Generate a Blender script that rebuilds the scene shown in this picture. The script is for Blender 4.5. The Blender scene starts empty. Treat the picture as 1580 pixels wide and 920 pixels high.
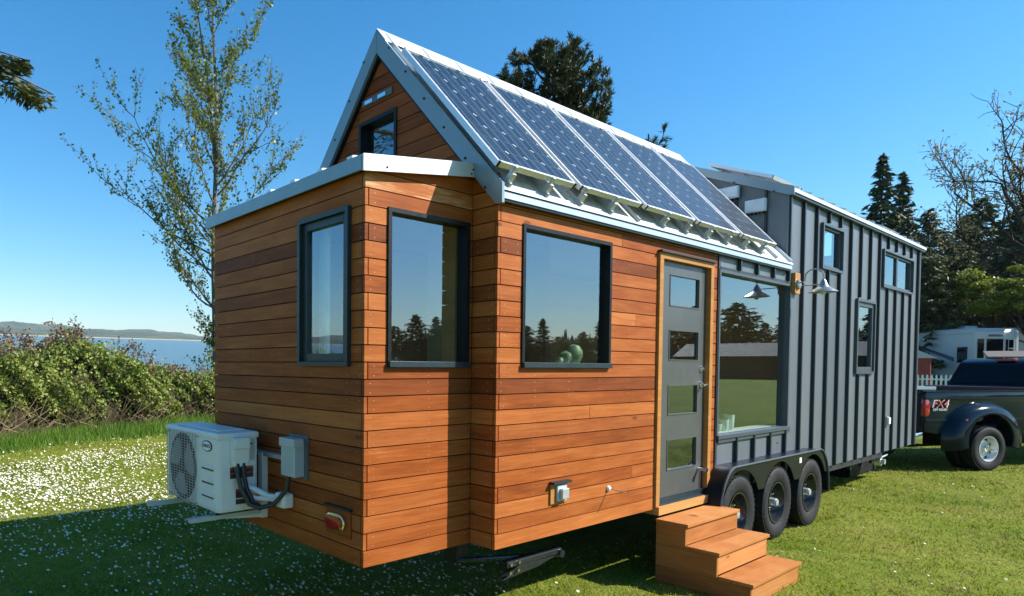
import bpy, bmesh, math, random
import numpy as np
from mathutils import Vector, Matrix

random.seed(7)
rng = np.random.default_rng(7)
SC = bpy.context.scene
COL = SC.collection
R = math.radians

# ------------------------------------------------------------------ camera
cam = bpy.data.cameras.new('camera')
cam_o = bpy.data.objects.new('camera', cam)
COL.objects.link(cam_o)
cam.sensor_width = 36.0
cam.lens = 1002.8 / 1580 * 36
cam.shift_x = (790 - 569.57) / 1580
cam.shift_y = (594.52 - 460) / 1580
cam.clip_end = 8000
cam.clip_start = 0.05
_f = Vector((0.61852098, 0.78518482, -0.03027542))
_r = Vector((0.78563986, -0.61865727, 0.00576161))
_u = Vector((0.01420618, 0.02734926, 0.99952499))
CAM = Vector((-3.3808, -2.9073, 1.8509))
cam_o.matrix_world = Matrix(((_r.x, _u.x, -_f.x, CAM.x), (_r.y, _u.y, -_f.y, CAM.y),
                             (_r.z, _u.z, -_f.z, CAM.z), (0, 0, 0, 1)))
SC.camera = cam_o

# ------------------------------------------------------------------ sky, sun, exposure
SUN_EL = 39.0
world = bpy.data.worlds.new('World')
SC.world = world
world.use_nodes = True
wn = world.node_tree
sky = wn.nodes.new('ShaderNodeTexSky')
sky.sky_type = 'NISHITA'
sky.sun_disc = False
sky.sun_elevation = R(SUN_EL)
sky.sun_rotation = R(135)
sky.ozone_density = 8.0
sky.dust_density = 0.4
sky.air_density = 1.3
hs = wn.nodes.new('ShaderNodeHueSaturation')
hs.inputs['Saturation'].default_value = 1.22
hs.inputs['Hue'].default_value = 0.493
wn.links.new(sky.outputs[0], hs.inputs['Color'])
bg = wn.nodes['Background']
bg.inputs[1].default_value = 0.096
wn.links.new(hs.outputs[0], bg.inputs[0])
sun = bpy.data.lights.new('sun', 'SUN')
sun.energy = 5.0
sun.angle = R(0.5)
sun.color = (1.0, 0.95, 0.87)
sun_o = bpy.data.objects.new('sun', sun)
COL.objects.link(sun_o)
_e = math.tan(R(SUN_EL)) * math.sqrt(2)
sun_o.rotation_euler = Vector((-1, 1, -_e)).to_track_quat('-Z', 'Y').to_euler()
sun_o.location = (10, -10, 12)
SC.view_settings.view_transform = 'Standard'
SC.view_settings.look = 'None'
SC.view_settings.gamma = 1
SC.view_settings.exposure = 1.0
SC.cycles.max_bounces = 8
SC.cycles.transparent_max_bounces = 24
SC.cycles.use_denoising = True


# ------------------------------------------------------------------ materials
class NT:
    """small helper to write node trees"""
    def __init__(self, name):
        self.m = bpy.data.materials.new(name)
        self.m.use_nodes = True
        self.t = self.m.node_tree
        self.b = self.t.nodes['Principled BSDF']
        self.out = self.t.nodes['Material Output']

    def n(self, typ, **kw):
        nd = self.t.nodes.new('ShaderNode' + typ)
        for k, v in kw.items():
            if k in nd.inputs:
                nd.inputs[k].default_value = v
            else:
                setattr(nd, k, v)
        return nd

    def l(self, a, b):
        self.t.links.new(a, b)

    def mix(self, fac, a, b, mode='MIX'):
        nd = self.t.nodes.new('ShaderNodeMix')
        nd.data_type = 'RGBA'
        nd.blend_type = mode
        for sock, v in ((nd.inputs[0], fac), (nd.inputs[6], a), (nd.inputs[7], b)):
            if isinstance(v, bpy.types.NodeSocket):
                self.l(v, sock)
            else:
                sock.default_value = v if not isinstance(v, tuple) or len(v) == 4 else (*v, 1)
        return nd.outputs[2]

    def ramp(self, fac, stops):
        nd = self.t.nodes.new('ShaderNodeValToRGB')
        cr = nd.color_ramp
        while len(cr.elements) < len(stops):
            cr.elements.new(0.5)
        for e, (p, c) in zip(cr.elements, stops):
            e.position = p
            e.color = c if len(c) == 4 else (*c, 1)
        self.l(fac, nd.inputs[0])
        return nd.outputs[0]

    def math(self, op, a, b=0.0):
        nd = self.t.nodes.new('ShaderNodeMath')
        nd.operation = op
        for s, v in ((nd.inputs[0], a), (nd.inputs[1], b)):
            if isinstance(v, bpy.types.NodeSocket):
                self.l(v, s)
            else:
                s.default_value = v
        return nd.outputs[0]

    def noise(self, vec, scale, detail=4, rough=0.55, dist=0.0):
        nd = self.n('TexNoise')
        nd.inputs['Scale'].default_value = scale
        nd.inputs['Detail'].default_value = detail
        nd.inputs['Roughness'].default_value = rough
        nd.inputs['Distortion'].default_value = dist
        if vec is not None:
            self.l(vec, nd.inputs['Vector'])
        return nd.outputs[0]

    def bump(self, h, strength, dist=0.01):
        nd = self.n('Bump')
        nd.inputs['Strength'].default_value = strength
        nd.inputs['Distance'].default_value = dist
        self.l(h, nd.inputs['Height'])
        self.l(nd.outputs[0], self.b.inputs['Normal'])

    def set(self, **kw):
        for k, v in kw.items():
            k = k.replace('_', ' ')
            s = self.b.inputs[k]
            if isinstance(v, bpy.types.NodeSocket):
                self.l(v, s)
            else:
                s.default_value = (*v, 1) if isinstance(v, tuple) and len(v) == 3 else v
        return self.m


MT = {}


def simple(name, col, rough=0.5, metal=0.0, var=0.12, scale=6.0, spec=0.5, coat=0.0, bump=0.0, bscale=60):
    k = NT(name)
    tc = k.n('TexCoord')
    pos = k.n('NewGeometry').outputs['Position']
    nz = k.noise(pos, scale, 5, 0.6)
    lo = tuple(max(0, c * (1 - var)) for c in col)
    hi = tuple(min(1, c * (1 + var)) for c in col)
    c = k.ramp(nz, [(0.3, lo), (0.7, hi)])
    rr = k.ramp(k.noise(pos, scale * 2.3, 3), [(0.3, (rough * 0.85,) * 3), (0.7, (min(1, rough * 1.15),) * 3)])
    k.set(Base_Color=c, Roughness=rr, Metallic=metal)
    k.b.inputs['Specular IOR Level'].default_value = spec
    k.b.inputs['Coat Weight'].default_value = coat
    k.b.inputs['Coat Roughness'].default_value = 0.06
    if bump:
        k.bump(k.noise(pos, bscale, 3), bump, 0.004)
    MT[name] = k.m
    return k.m


def wood(name, dark, mid, light, rough=0.42, coat=0.12, knots=True, axis='z'):
    """plank wood: grain runs horizontally, each board has its own tone (object colour) and figure"""
    k = NT(name)
    pos = k.n('NewGeometry').outputs['Position']
    oi = k.n('ObjectInfo')
    rnd = oi.outputs['Random']
    off = k.n('CombineXYZ')
    k.l(k.math('MULTIPLY', rnd, 91.0), off.inputs[0])
    k.l(k.math('MULTIPLY', rnd, 57.0), off.inputs[1])
    k.l(k.math('MULTIPLY', rnd, 33.0), off.inputs[2])
    p2 = k.n('VectorMath', operation='ADD')
    k.l(pos, p2.inputs[0])
    k.l(off.outputs[0], p2.inputs[1])
    mp = k.n('Mapping')
    mp.inputs['Scale'].default_value = (0.55, 0.55, 9) if axis == 'z' else ((1.0, 11, 11) if axis == 'x' else (1.3, 1.3, 1.3))
    k.l(p2.outputs[0], mp.inputs[0])
    figv = k.noise(mp.outputs[0], 1.5, 2, 0.5, 1.6)
    fig = k.n('Math', operation='PINGPONG')
    k.l(k.math('MULTIPLY', figv, 4.2), fig.inputs[0])
    fig.inputs[1].default_value = 1.0
    mp2 = k.n('Mapping')
    mp2.inputs['Scale'].default_value = (4, 4, 190) if axis == 'z' else (4, 200, 200)
    k.l(p2.outputs[0], mp2.inputs[0])
    fine = k.noise(mp2.outputs[0], 1.0, 4, 0.6)
    mp3 = k.n('Mapping')
    mp3.inputs['Scale'].default_value = (1.2, 1.2, 5) if axis == 'z' else (1.2, 5, 5)
    k.l(p2.outputs[0], mp3.inputs[0])
    blot = k.noise(mp3.outputs[0], 1.6, 4, 0.6)
    tone = k.n('SeparateColor')
    k.l(oi.outputs['Color'], tone.inputs[0])
    a = k.math('MULTIPLY', fig.outputs[0], 0.15)
    b = k.math('MULTIPLY', fine, 0.42)
    c = k.math('MULTIPLY', blot, 0.50)
    s = k.math('ADD', k.math('ADD', a, b), c)
    s = k.math('ADD', s, k.math('MULTIPLY', k.math('SUBTRACT', tone.outputs[0], 0.5), 0.82))
    col = k.ramp(s, [(0.12, dark), (0.5, mid), (0.95, light)])
    # red / brown shift per board
    col = k.mix(k.math('MULTIPLY', tone.outputs[1], 0.5), col, (0.17, 0.048, 0.018), 'MIX')
    if knots:
        vo = k.n('TexVoronoi')
        mpk = k.n('Mapping')
        mpk.inputs['Scale'].default_value = (1.5, 1.5, 4.5)
        k.l(p2.outputs[0], mpk.inputs[0])
        k.l(mpk.outputs[0], vo.inputs['Vector'])
        vo.inputs['Scale'].default_value = 1.0
        kn = k.ramp(vo.outputs['Distance'], [(0.035, (1, 1, 1)), (0.085, (0, 0, 0))])
        col = k.mix(k.math('MULTIPLY', kn, 0.7), col, (0.07, 0.025, 0.012))
    # weathered pale patches with their own shape
    wz = k.ramp(k.math('ADD', k.math('MULTIPLY', fine, 0.5), k.math('ADD', k.math('MULTIPLY', blot, 0.5), k.math('MULTIPLY', k.math('SUBTRACT', tone.outputs[2], 0.6), 0.4))), [(0.66, (0, 0, 0)), (0.78, (1, 1, 1))])
    col = k.mix(k.math('MULTIPLY', wz, k.math('MULTIPLY', tone.outputs[2], 0.85)), col, (0.56, 0.34, 0.17))
    k.b.inputs['Specular IOR Level'].default_value = 0.12
    k.set(Base_Color=col, Roughness=rough)
    k.b.inputs['Coat Weight'].default_value = coat
    k.b.inputs['Coat Roughness'].default_value = 0.3
    k.bump(fine, 0.22, 0.002)
    MT[name] = k.m
    return k.m


wood('cedar', (0.060, 0.012, 0.003), (0.270, 0.067, 0.0125), (0.49, 0.170, 0.046), rough=0.55, coat=0.0)
wood('stepwood', (0.13, 0.04, 0.010), (0.38, 0.145, 0.040), (0.52, 0.245, 0.085), rough=0.6, coat=0.0)
wood('trimwood', (0.24, 0.095, 0.025), (0.38, 0.175, 0.05), (0.50, 0.28, 0.10), knots=False, coat=0)
wood('plywood', (0.52, 0.34, 0.12), (0.68, 0.47, 0.19), (0.78, 0.58, 0.29), coat=0, knots=False)
simple('nail', (0.42, 0.30, 0.20), 0.5, 0.2)
simple('backing', (0.012, 0.009, 0.008), 0.9)
simple('white_metal', (0.66, 0.69, 0.70), 0.34, 0.3, 0.05, 3)
simple('trim_metal', (0.23, 0.30, 0.34), 0.35, 0.35, 0.05, 3)
simple('edge_metal', (0.50, 0.55, 0.58), 0.34, 0.4, 0.05, 3)
simple('black_frame', (0.007, 0.008, 0.009), 0.4, 0.0, 0.2, 8, spec=0.25)
simple('slate_frame', (0.016, 0.030, 0.036), 0.35, 0.0, 0.12, 8, spec=0.4)
simple('grey_frame', (0.065, 0.08, 0.095), 0.4, 0.2, 0.1, 8)
simple('door_paint', (0.066, 0.070, 0.068), 0.38, 0.0, 0.06, 5, coat=0.15)
simple('chrome', (0.75, 0.75, 0.76), 0.12, 1.0, 0.03)
simple('galv', (0.52, 0.55, 0.57), 0.42, 0.6, 0.12, 20)
simple('lamp_metal', (0.34, 0.35, 0.35), 0.34, 0.85, 0.15, 25)
simple('aluminium', (0.68, 0.69, 0.70), 0.35, 0.65, 0.05, 10)
simple('rubber', (0.012, 0.0125, 0.0135), 0.75, 0.0, 0.4, 14, spec=0.3, bump=0.3, bscale=90)
simple('wheel_steel', (0.02, 0.022, 0.026), 0.28, 0.2, 0.2, 10, coat=0.3)
simple('fender_black', (0.007, 0.009, 0.012), 0.3, 0.0, 0.2, 4, spec=0.25)
simple('chassis', (0.014, 0.014, 0.015), 0.6, 0.1, 0.4, 8)
simple('ac_shell', (0.66, 0.68, 0.66), 0.42, 0.0, 0.03, 4)
simple('ac_dark', (0.03, 0.032, 0.035), 0.6)
simple('ac_wire', (0.36, 0.38, 0.39), 0.4, 0.3)
simple('box_grey', (0.42, 0.47, 0.49), 0.45, 0.2, 0.05)
simple('hose_black', (0.02, 0.024, 0.03), 0.45)
simple('pipe_white', (0.72, 0.73, 0.72), 0.5)
simple('label_dark', (0.03, 0.03, 0.03), 0.5)
simple('label_red', (0.42, 0.05, 0.025), 0.5)
simple('label_white', (0.75, 0.76, 0.76), 0.5)
simple('label_yellow', (0.6, 0.6, 0.05), 0.5)
simple('lens_red', (0.30, 0.006, 0.01), 0.12, 0, 0.1, coat=0.8)
simple('lens_amber', (0.5, 0.06, 0.03), 0.2)
simple('inverter', (0.58, 0.66, 0.73), 0.4, 0.1)
simple('backsheet', (0.34, 0.38, 0.41), 0.3, 0, 0.03, coat=0.3)
simple('truck_paint', (0.003, 0.009, 0.016), 0.10, 0.0, 0.15, 2, spec=0.28)
simple('truck_maroon', (0.07, 0.012, 0.012), 0.35, 0, 0.1, 3, coat=0.5)
simple('plastic_black', (0.007, 0.007, 0.008), 0.6, spec=0.2)
simple('rv_white', (0.38, 0.40, 0.41), 0.4, 0, 0.05, 1)
simple('rv_stripe', (0.05, 0.06, 0.09), 0.4)
simple('rv_grey', (0.32, 0.34, 0.36), 0.5)
simple('red_paint', (0.26, 0.035, 0.025), 0.6, 0, 0.15)
simple('roof_grey', (0.10, 0.085, 0.08), 0.7, 0, 0.2)
simple('brown_wood', (0.17, 0.075, 0.045), 0.7, 0, 0.3, 3)
simple('picket_white', (0.72, 0.72, 0.70), 0.6)
simple('pot_white', (0.70, 0.74, 0.70), 0.4)
simple('ceramic_green', (0.20, 0.26, 0.13), 0.5, 0, 0.4, 30)
simple('succulent', (0.12, 0.22, 0.10), 0.6, 0, 0.4, 40)
simple('curtain', (0.72, 0.74, 0.73), 0.8)
simple('interior_white', (0.62, 0.60, 0.56), 0.7, 0, 0.04, 2)
simple('cabinet', (0.10, 0.11, 0.12), 0.5)
simple('barn_dark', (0.035, 0.022, 0.018), 0.7, 0, 0.3, 1)
simple('bark_grey', (0.12, 0.105, 0.085), 0.85, 0, 0.45, 9, bump=0.8, bscale=25)
simple('bark_dark', (0.024, 0.019, 0.016), 0.9, 0, 0.4, 6, bump=0.8, bscale=20)
simple('bark_brown', (0.10, 0.065, 0.045), 0.9, 0, 0.4, 6, bump=0.8, bscale=20)
simple('cane', (0.16, 0.085, 0.055), 0.8, 0, 0.4, 20)
simple('dead_stem', (0.30, 0.20, 0.12), 0.85, 0, 0.4, 15)


def emis(name, col, st):
    k = NT(name)
    k.set(Base_Color=col)
    k.b.inputs['Emission Color'].default_value = (*col, 1)
    k.b.inputs['Emission Strength'].default_value = st
    MT[name] = k.m


emis('filament', (1.0, 0.42, 0.12), 6.0)


def siding():
    k = NT('siding')
    pos = k.n('NewGeometry').outputs['Position']
    mp = k.n('Mapping')
    mp.inputs['Scale'].default_value = (1, 1, 0)
    k.l(pos, mp.inputs[0])
    w = k.noise(mp.outputs[0], 42, 2, 0.5)
    mp2 = k.n('Mapping')
    mp2.inputs['Scale'].default_value = (5, 5, 0.5)
    k.l(pos, mp2.inputs[0])
    st = k.noise(mp2.outputs[0], 1.2, 5, 0.6)
    oi = k.n('ObjectInfo')
    v = k.math('ADD', k.math('MULTIPLY', st, 0.55), k.math('MULTIPLY', oi.outputs['Random'], 0.3))
    v = k.math('ADD', v, k.math('MULTIPLY', w, 0.25))
    col = k.ramp(v, [(0.25, (0.095, 0.112, 0.130)), (0.85, (0.165, 0.185, 0.205))])
    k.set(Base_Color=col, Roughness=0.42, Metallic=0.25)
    k.bump(w, 0.35, 0.006)
    MT['siding'] = k.m
    k2 = NT('siding_shaded')
    k2.set(Base_Color=(0.026, 0.033, 0.042), Roughness=0.42, Metallic=0.25)  # same metal as the panels, its colour darkened to carry the ribs' shade
    MT['siding_shaded'] = k2.m


siding()


def glass(name, tint, base, dark=0.0):
    k = NT(name)
    tr = k.n('BsdfTransparent')
    tr.inputs[0].default_value = (*tint, 1)
    gl = k.n('BsdfGlossy')
    gl.inputs['Roughness'].default_value = 0.0
    gl.inputs['Color'].default_value = (0.76, 0.90, 1.0, 1)
    fr = k.n('Fresnel')
    fr.inputs[0].default_value = 1.5
    fac = k.math('MINIMUM', k.math('ADD', k.math('MULTIPLY', fr.outputs[0], 0.9), base), 1.0)
    front = k.math('SUBTRACT', 1.0, k.n('NewGeometry').outputs['Backfacing'])      # the pane's inner face adds no second mirror
    fac = k.math('MAXIMUM', k.math('MULTIPLY', fac, front), 0.0)
    mx = k.n('MixShader')
    k.l(fac, mx.inputs[0])
    k.l(tr.outputs[0], mx.inputs[1])
    k.l(gl.outputs[0], mx.inputs[2])
    k.l(mx.outputs[0], k.out.inputs['Surface'])
    MT[name] = k.m


glass('glass', (0.88, 0.93, 0.91), 0.20)
glass('glass_dark', (0.06, 0.07, 0.08), -0.02)


def solar_cell():
    k = NT('solar_cell')
    tc = k.n('TexCoord')
    sp = k.n('SeparateXYZ')
    k.l(tc.outputs['Object'], sp.inputs[0])
    # printed bus bars, two per cell (cell is 0.205 wide along local x)
    fx = k.math('ABSOLUTE', k.math('SUBTRACT', k.math('ABSOLUTE', sp.outputs[0]), 0.048))
    bar = k.math('LESS_THAN', fx, 0.0022)
    pos = k.n('NewGeometry').outputs['Position']
    oi = k.n('ObjectInfo')
    base = k.ramp(k.math('ADD', k.noise(pos, 4, 4), k.math('MULTIPLY', oi.outputs['Random'], 0.25)),
                  [(0.3, (0.006, 0.013, 0.024)), (0.8, (0.012, 0.026, 0.045))])
    col = k.mix(bar, base, (0.16, 0.19, 0.22))
    k.set(Base_Color=col, Roughness=0.35)
    k.b.inputs['Coat Weight'].default_value = 0.22
    k.b.inputs['Specular IOR Level'].default_value = 0.2
    k.b.inputs['Coat Roughness'].default_value = 0.03
    MT['solar_cell'] = k.m


solar_cell()


def leafmat(name, cols, rough=0.55, trans=0.35, spec=0.35, straw=None):
    k = NT(name)
    geo = k.n('NewGeometry')
    pos = geo.outputs['Position']
    big = k.noise(pos, 0.9, 4)
    s = k.math('ADD', k.math('MULTIPLY', geo.outputs['Random Per Island'], 0.65), k.math('MULTIPLY', big, 0.5))
    n = len(cols)
    col = k.ramp(s, [(0.15 + 0.8 * i / (n - 1), c) for i, c in enumerate(cols)])
    if straw:                                              # dry and worn patches with shapes of their own
        dry = k.math('ADD', k.math('MULTIPLY', k.noise(pos, 1.1, 5, 0.65), 0.8), k.math('MULTIPLY', k.noise(pos, 6.0, 4, 0.6), 0.3))
        dry = k.math('ADD', dry, k.math('MULTIPLY', geo.outputs['Random Per Island'], 0.10))
        col = k.mix(k.ramp(dry, [(0.51, (0, 0, 0)), (0.66, (0.9, 0.9, 0.9))]), col, straw)
        worn = k.ramp(k.noise(pos, 2.6, 5, 0.7), [(0.56, (0, 0, 0)), (0.68, (0.85, 0.85, 0.85))])
        col = k.mix(worn, col, (0.085, 0.055, 0.022))
    k.set(Base_Color=col, Roughness=rough)
    k.b.inputs['Specular IOR Level'].default_value = spec
    tl = k.n('BsdfTranslucent')
    k.l(k.mix(0.5, col, (0.5, 0.6, 0.1), 'MULTIPLY'), tl.inputs[0])
    k.l(col, tl.inputs[0])
    mx = k.n('MixShader')
    mx.inputs[0].default_value = trans
    k.l(k.b.outputs[0], mx.inputs[1])
    k.l(tl.outputs[0], mx.inputs[2])
    k.l(mx.outputs[0], k.out.inputs['Surface'])
    MT[name] = k.m


leafmat('leaf_poplar', [(0.035, 0.060, 0.007), (0.10, 0.150, 0.012), (0.19, 0.24, 0.022), (0.20, 0.14, 0.04)], 0.45, 0.35, 0.3)
leafmat('leaf_bramble', [(0.055, 0.10, 0.018), (0.13, 0.19, 0.03), (0.23, 0.28, 0.055), (0.30, 0.30, 0.09)], 0.5, 0.3)
leafmat('leaf_red', [(0.10, 0.06, 0.05), (0.16, 0.10, 0.07), (0.22, 0.19, 0.08)], 0.5, 0.3)
leafmat('needle_pine', [(0.012, 0.022, 0.008), (0.035, 0.048, 0.014), (0.075, 0.085, 0.026)], 0.5, 0.15)
leafmat('needle_fir', [(0.012, 0.024, 0.013), (0.030, 0.050, 0.020), (0.075, 0.100, 0.034)], 0.6, 0.12)
leafmat('needle_olive', [(0.018, 0.027, 0.007), (0.046, 0.060, 0.014), (0.095, 0.108, 0.026)], 0.6, 0.15)
leafmat('leaf_maple', [(0.035, 0.052, 0.006), (0.15, 0.19, 0.018), (0.32, 0.34, 0.04)], 0.5, 0.4)
leafmat('leaf_bud', [(0.14, 0.13, 0.05), (0.24, 0.20, 0.09), (0.33, 0.27, 0.14)], 0.6, 0.35)
leafmat('grass_blade', [(0.045, 0.088, 0.003), (0.125, 0.185, 0.008), (0.24, 0.28, 0.014), (0.36, 0.31, 0.06)], 0.6, 0.4, 0.08, (0.33, 0.30, 0.085))
leafmat('grass_tall', [(0.055, 0.13, 0.012), (0.12, 0.23, 0.025), (0.20, 0.31, 0.05)], 0.5, 0.4)
leafmat('petal', [(0.74, 0.70, 0.58), (0.80, 0.77, 0.68)], 0.6, 0.25)


def lawn_mat():
    k = NT('lawn')
    pos = k.n('NewGeometry').outputs['Position']
    a = k.noise(pos, 0.55, 5, 0.6)
    b = k.noise(pos, 5.0, 5, 0.65)
    c = k.noise(pos, 45, 3, 0.6)
    s = k.math('ADD', k.math('ADD', k.math('MULTIPLY', a, 0.45), k.math('MULTIPLY', b, 0.4)), k.math('MULTIPLY', c, 0.3))
    col = k.ramp(s, [(0.38, (0.035, 0.065, 0.006)), (0.55, (0.125, 0.165, 0.014)), (0.70, (0.20, 0.215, 0.03)), (0.82, (0.18, 0.135, 0.05))])
    brown = k.ramp(k.noise(pos, 2.2, 5, 0.7), [(0.60, (0, 0, 0)), (0.72, (1, 1, 1))])
    col = k.mix(k.math('MULTIPLY', brown, 0.75), col, (0.115, 0.075, 0.036))
    k.set(Base_Color=col, Roughness=0.9)
    k.b.inputs['Specular IOR Level'].default_value = 0.1
    k.bump(k.math('ADD', b, c), 0.9, 0.03)
    MT['lawn'] = k.m


lawn_mat()


def water_mat():
    k = NT('water')
    pos = k.n('NewGeometry').outputs['Position']
    mp = k.n('Mapping')
    mp.inputs['Scale'].default_value = (0.22, 0.5, 0.5)
    k.l(pos, mp.inputs[0])
    k.set(Base_Color=(0.085, 0.155, 0.18), Roughness=0.3)
    k.bump(k.noise(mp.outputs[0], 1.2, 6, 0.65), 0.6, 1.2)
    MT['water'] = k.m
    k = NT('far_forest')
    pos = k.n('NewGeometry').outputs['Position']
    mp = k.n('Mapping')
    mp.inputs['Scale'].default_value = (0.02, 0.004, 0.10)
    k.l(pos, mp.inputs[0])
    col = k.ramp(k.noise(mp.outputs[0], 1.0, 6, 0.7), [(0.35, (0.020, 0.040, 0.030)), (0.6, (0.05, 0.075, 0.045)), (0.75, (0.12, 0.12, 0.07))])
    k.set(Base_Color=col, Roughness=0.95)
    MT['far_forest'] = k.m
    k = NT('sand')
    pos = k.n('NewGeometry').outputs['Position']
    k.set(Base_Color=k.ramp(k.noise(pos, 0.8, 6, 0.7), [(0.3, (0.26, 0.20, 0.12)), (0.7, (0.46, 0.40, 0.29))]), Roughness=0.9)
    MT['sand'] = k.m


water_mat()


# ------------------------------------------------------------------ geometry helpers
def tag(o, label=None, cat=None, group=None, kind=None):
    if label: o['label'] = label
    if cat: o['category'] = cat
    if group: o['group'] = group
    if kind: o['kind'] = kind
    return o


def thing(name, label, cat, loc=(0, 0, 0), rotz=0.0, group=None):
    o = bpy.data.objects.new(name, None)
    o.empty_display_size = 0.2
    COL.objects.link(o)
    o.location = loc
    o.rotation_euler = (0, 0, rotz)
    return tag(o, label, cat, group)


def link(name, me, mat, parent=None):
    o = bpy.data.objects.new(name, me)
    COL.objects.link(o)
    if mat and not me.materials:
        me.materials.append(MT[mat])
    if parent:
        o.parent = parent
    return o


def mesh_np(name, v, f, smooth=False):
    v = np.asarray(v, np.float32).reshape(-1, 3)
    f = np.asarray(f, np.int32)
    me = bpy.data.meshes.new(name)
    me.vertices.add(len(v))
    me.vertices.foreach_set('co', v.ravel())
    n, k = f.shape
    me.loops.add(n * k)
    me.loops.foreach_set('vertex_index', f.ravel())
    me.polygons.add(n)
    me.polygons.foreach_set('loop_start', np.arange(0, n * k, k, dtype=np.int32))
    me.polygons.foreach_set('loop_total', np.full(n, k, np.int32))
    if smooth:
        me.polygons.foreach_set('use_smooth', np.ones(n, bool))
    me.update(calc_edges=True)
    me.validate()
    return me


class MB:
    """collects simple solids; build() links them as ONE mesh object. oz lifts house coordinates to the ground frame"""
    def __init__(self, off=(0, 0, 0)):
        self.v = []; self.f = []; self.off = off

    def add(self, vs, fs):
        n = len(self.v)
        ox, oy, oz = self.off
        self.v += [(x + ox, y + oy, z + oz) for x, y, z in vs]
        self.f += [tuple(i + n for i in q) for q in fs]
        return self

    def box(self, x0, x1, y0, y1, z0, z1):
        if x0 > x1: x0, x1 = x1, x0
        if y0 > y1: y0, y1 = y1, y0
        if z0 > z1: z0, z1 = z1, z0
        return self.add([(x0, y0, z0), (x1, y0, z0), (x1, y1, z0), (x0, y1, z0), (x0, y0, z1), (x1, y0, z1), (x1, y1, z1), (x0, y1, z1)],
                        [(0, 3, 2, 1), (4, 5, 6, 7), (0, 1, 5, 4), (1, 2, 6, 5), (2, 3, 7, 6), (3, 0, 4, 7)])

    def prism(self, poly, axis, a, b):
        """poly: 2-D points, extruded along axis from a to b. axis x: (y,z); y: (x,z); z: (x,y)"""
        n = len(poly)
        def P(p, t):
            return {'x': (t, p[0], p[1]), 'y': (p[0], t, p[1]), 'z': (p[0], p[1], t)}[axis]
        vs = [P(p, a) for p in poly] + [P(p, b) for p in poly]
        fs = [tuple(range(n))[::-1], tuple(range(n, 2 * n))] + [(i, (i + 1) % n, n + (i + 1) % n, n + i) for i in range(n)]
        return self.add(vs, fs)

    def tube(self, path, r, seg=8, cap=True):
        path = [Vector(p) for p in path]
        rs = r if isinstance(r, (list, tuple)) else [r] * len(path)
        vs = []; fs = []
        prev = None
        for i, p in enumerate(path):
            d = (path[min(i + 1, len(path) - 1)] - path[max(i - 1, 0)]).normalized()
            if prev is None:
                a = d.orthogonal().normalized()
            else:
                a = (prev - d * prev.dot(d)).normalized()
            prev = a
            b = d.cross(a)
            for k in range(seg):
                t = 2 * math.pi * k / seg
                q = p + (a * math.cos(t) + b * math.sin(t)) * rs[i]
                vs.append(tuple(q))
        for i in range(len(path) - 1):
            for k in range(seg):
                fs.append((i * seg + k, i * seg + (k + 1) % seg, (i + 1) * seg + (k + 1) % seg, (i + 1) * seg + k))
        if cap:
            fs.append(tuple(range(seg))[::-1])
            fs.append(tuple((len(path) - 1) * seg + k for k in range(seg)))
        return self.add(vs, fs)

    def lathe(self, prof, c, axis='y', seg=32, closed=False):
        """prof: (radius, t) along axis through c"""
        vs = []; fs = []
        n = len(prof)
        for k in range(seg):
            t = 2 * math.pi * k / seg
            for r, h in prof:
                ca, sa = r * math.cos(t), r * math.sin(t)
                vs.append({'y': (c[0] + ca, c[1] + h, c[2] + sa), 'x': (c[0] + h, c[1] + ca, c[2] + sa), 'z': (c[0] + ca, c[1] + sa, c[2] + h)}[axis])
        for k in range(seg):
            k2 = (k + 1) % seg
            for i in range(n - 1 if not closed else n):
                j = (i + 1) % n
                fs.append((k * n + i, k * n + j, k2 * n + j, k2 * n + i))
        return self.add(vs, fs)

    def build(self, name, mat, parent=None, smooth=False, bevel=0.0):
        me = bpy.data.meshes.new(name)
        me.from_pydata(self.v, [], self.f)
        bm = bmesh.new(); bm.from_mesh(me)
        bmesh.ops.recalc_face_normals(bm, faces=bm.faces)
        if bevel:
            es = [e for e in bm.edges if len(e.link_faces) == 2 and e.calc_face_angle(0) > 0.6]
            bmesh.ops.bevel(bm, geom=es, offset=bevel, segments=2, affect='EDGES', profile=0.6)
        bm.to_mesh(me); bm.free()
        if smooth:
            for p in me.polygons: p.use_smooth = True
            try:
                me.set_sharp_from_angle(angle=R(35))
            except Exception:
                pass
        return link(name, me, mat, parent)


def text(name, body, size, mat, parent, M, shear=0.0, extrude=0.0015, xs=1.0):
    cu = bpy.data.curves.new(name, 'FONT')
    cu.body = body; cu.size = size; cu.extrude = extrude; cu.shear = shear
    cu.align_x = 'CENTER'; cu.align_y = 'CENTER'
    tmp = bpy.data.objects.new(name, cu)
    COL.objects.link(tmp)
    bpy.context.view_layer.update()
    me = bpy.data.meshes.new_from_object(tmp.evaluated_get(bpy.context.evaluated_depsgraph_get()))
    bpy.data.objects.remove(tmp)
    o = bpy.data.objects.new(name, me)
    COL.objects.link(o)
    me.materials.clear(); me.materials.append(MT[mat])
    o.parent = parent
    o.matrix_local = M @ Matrix.Diagonal((xs, 1, 1, 1))
    return o


def clip(poly, a, b, c):
    """keep the part of a 2-D polygon with a*x+b*y<=c"""
    out = []
    for i in range(len(poly)):
        p, q = poly[i], poly[(i + 1) % len(poly)]
        dp, dq = a * p[0] + b * p[1] - c, a * q[0] + b * q[1] - c
        if dp <= 0: out.append(p)
        if (dp < 0 < dq) or (dq < 0 < dp):
            t = dp / (dp - dq)
            out.append((p[0] + t * (q[0] - p[0]), p[1] + t * (q[1] - p[1])))
    return out


# ------------------------------------------------------------------ ground
def smooth(t):
    t = np.clip(t, 0, 1)
    return t * t * (3 - 2 * t)


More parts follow.
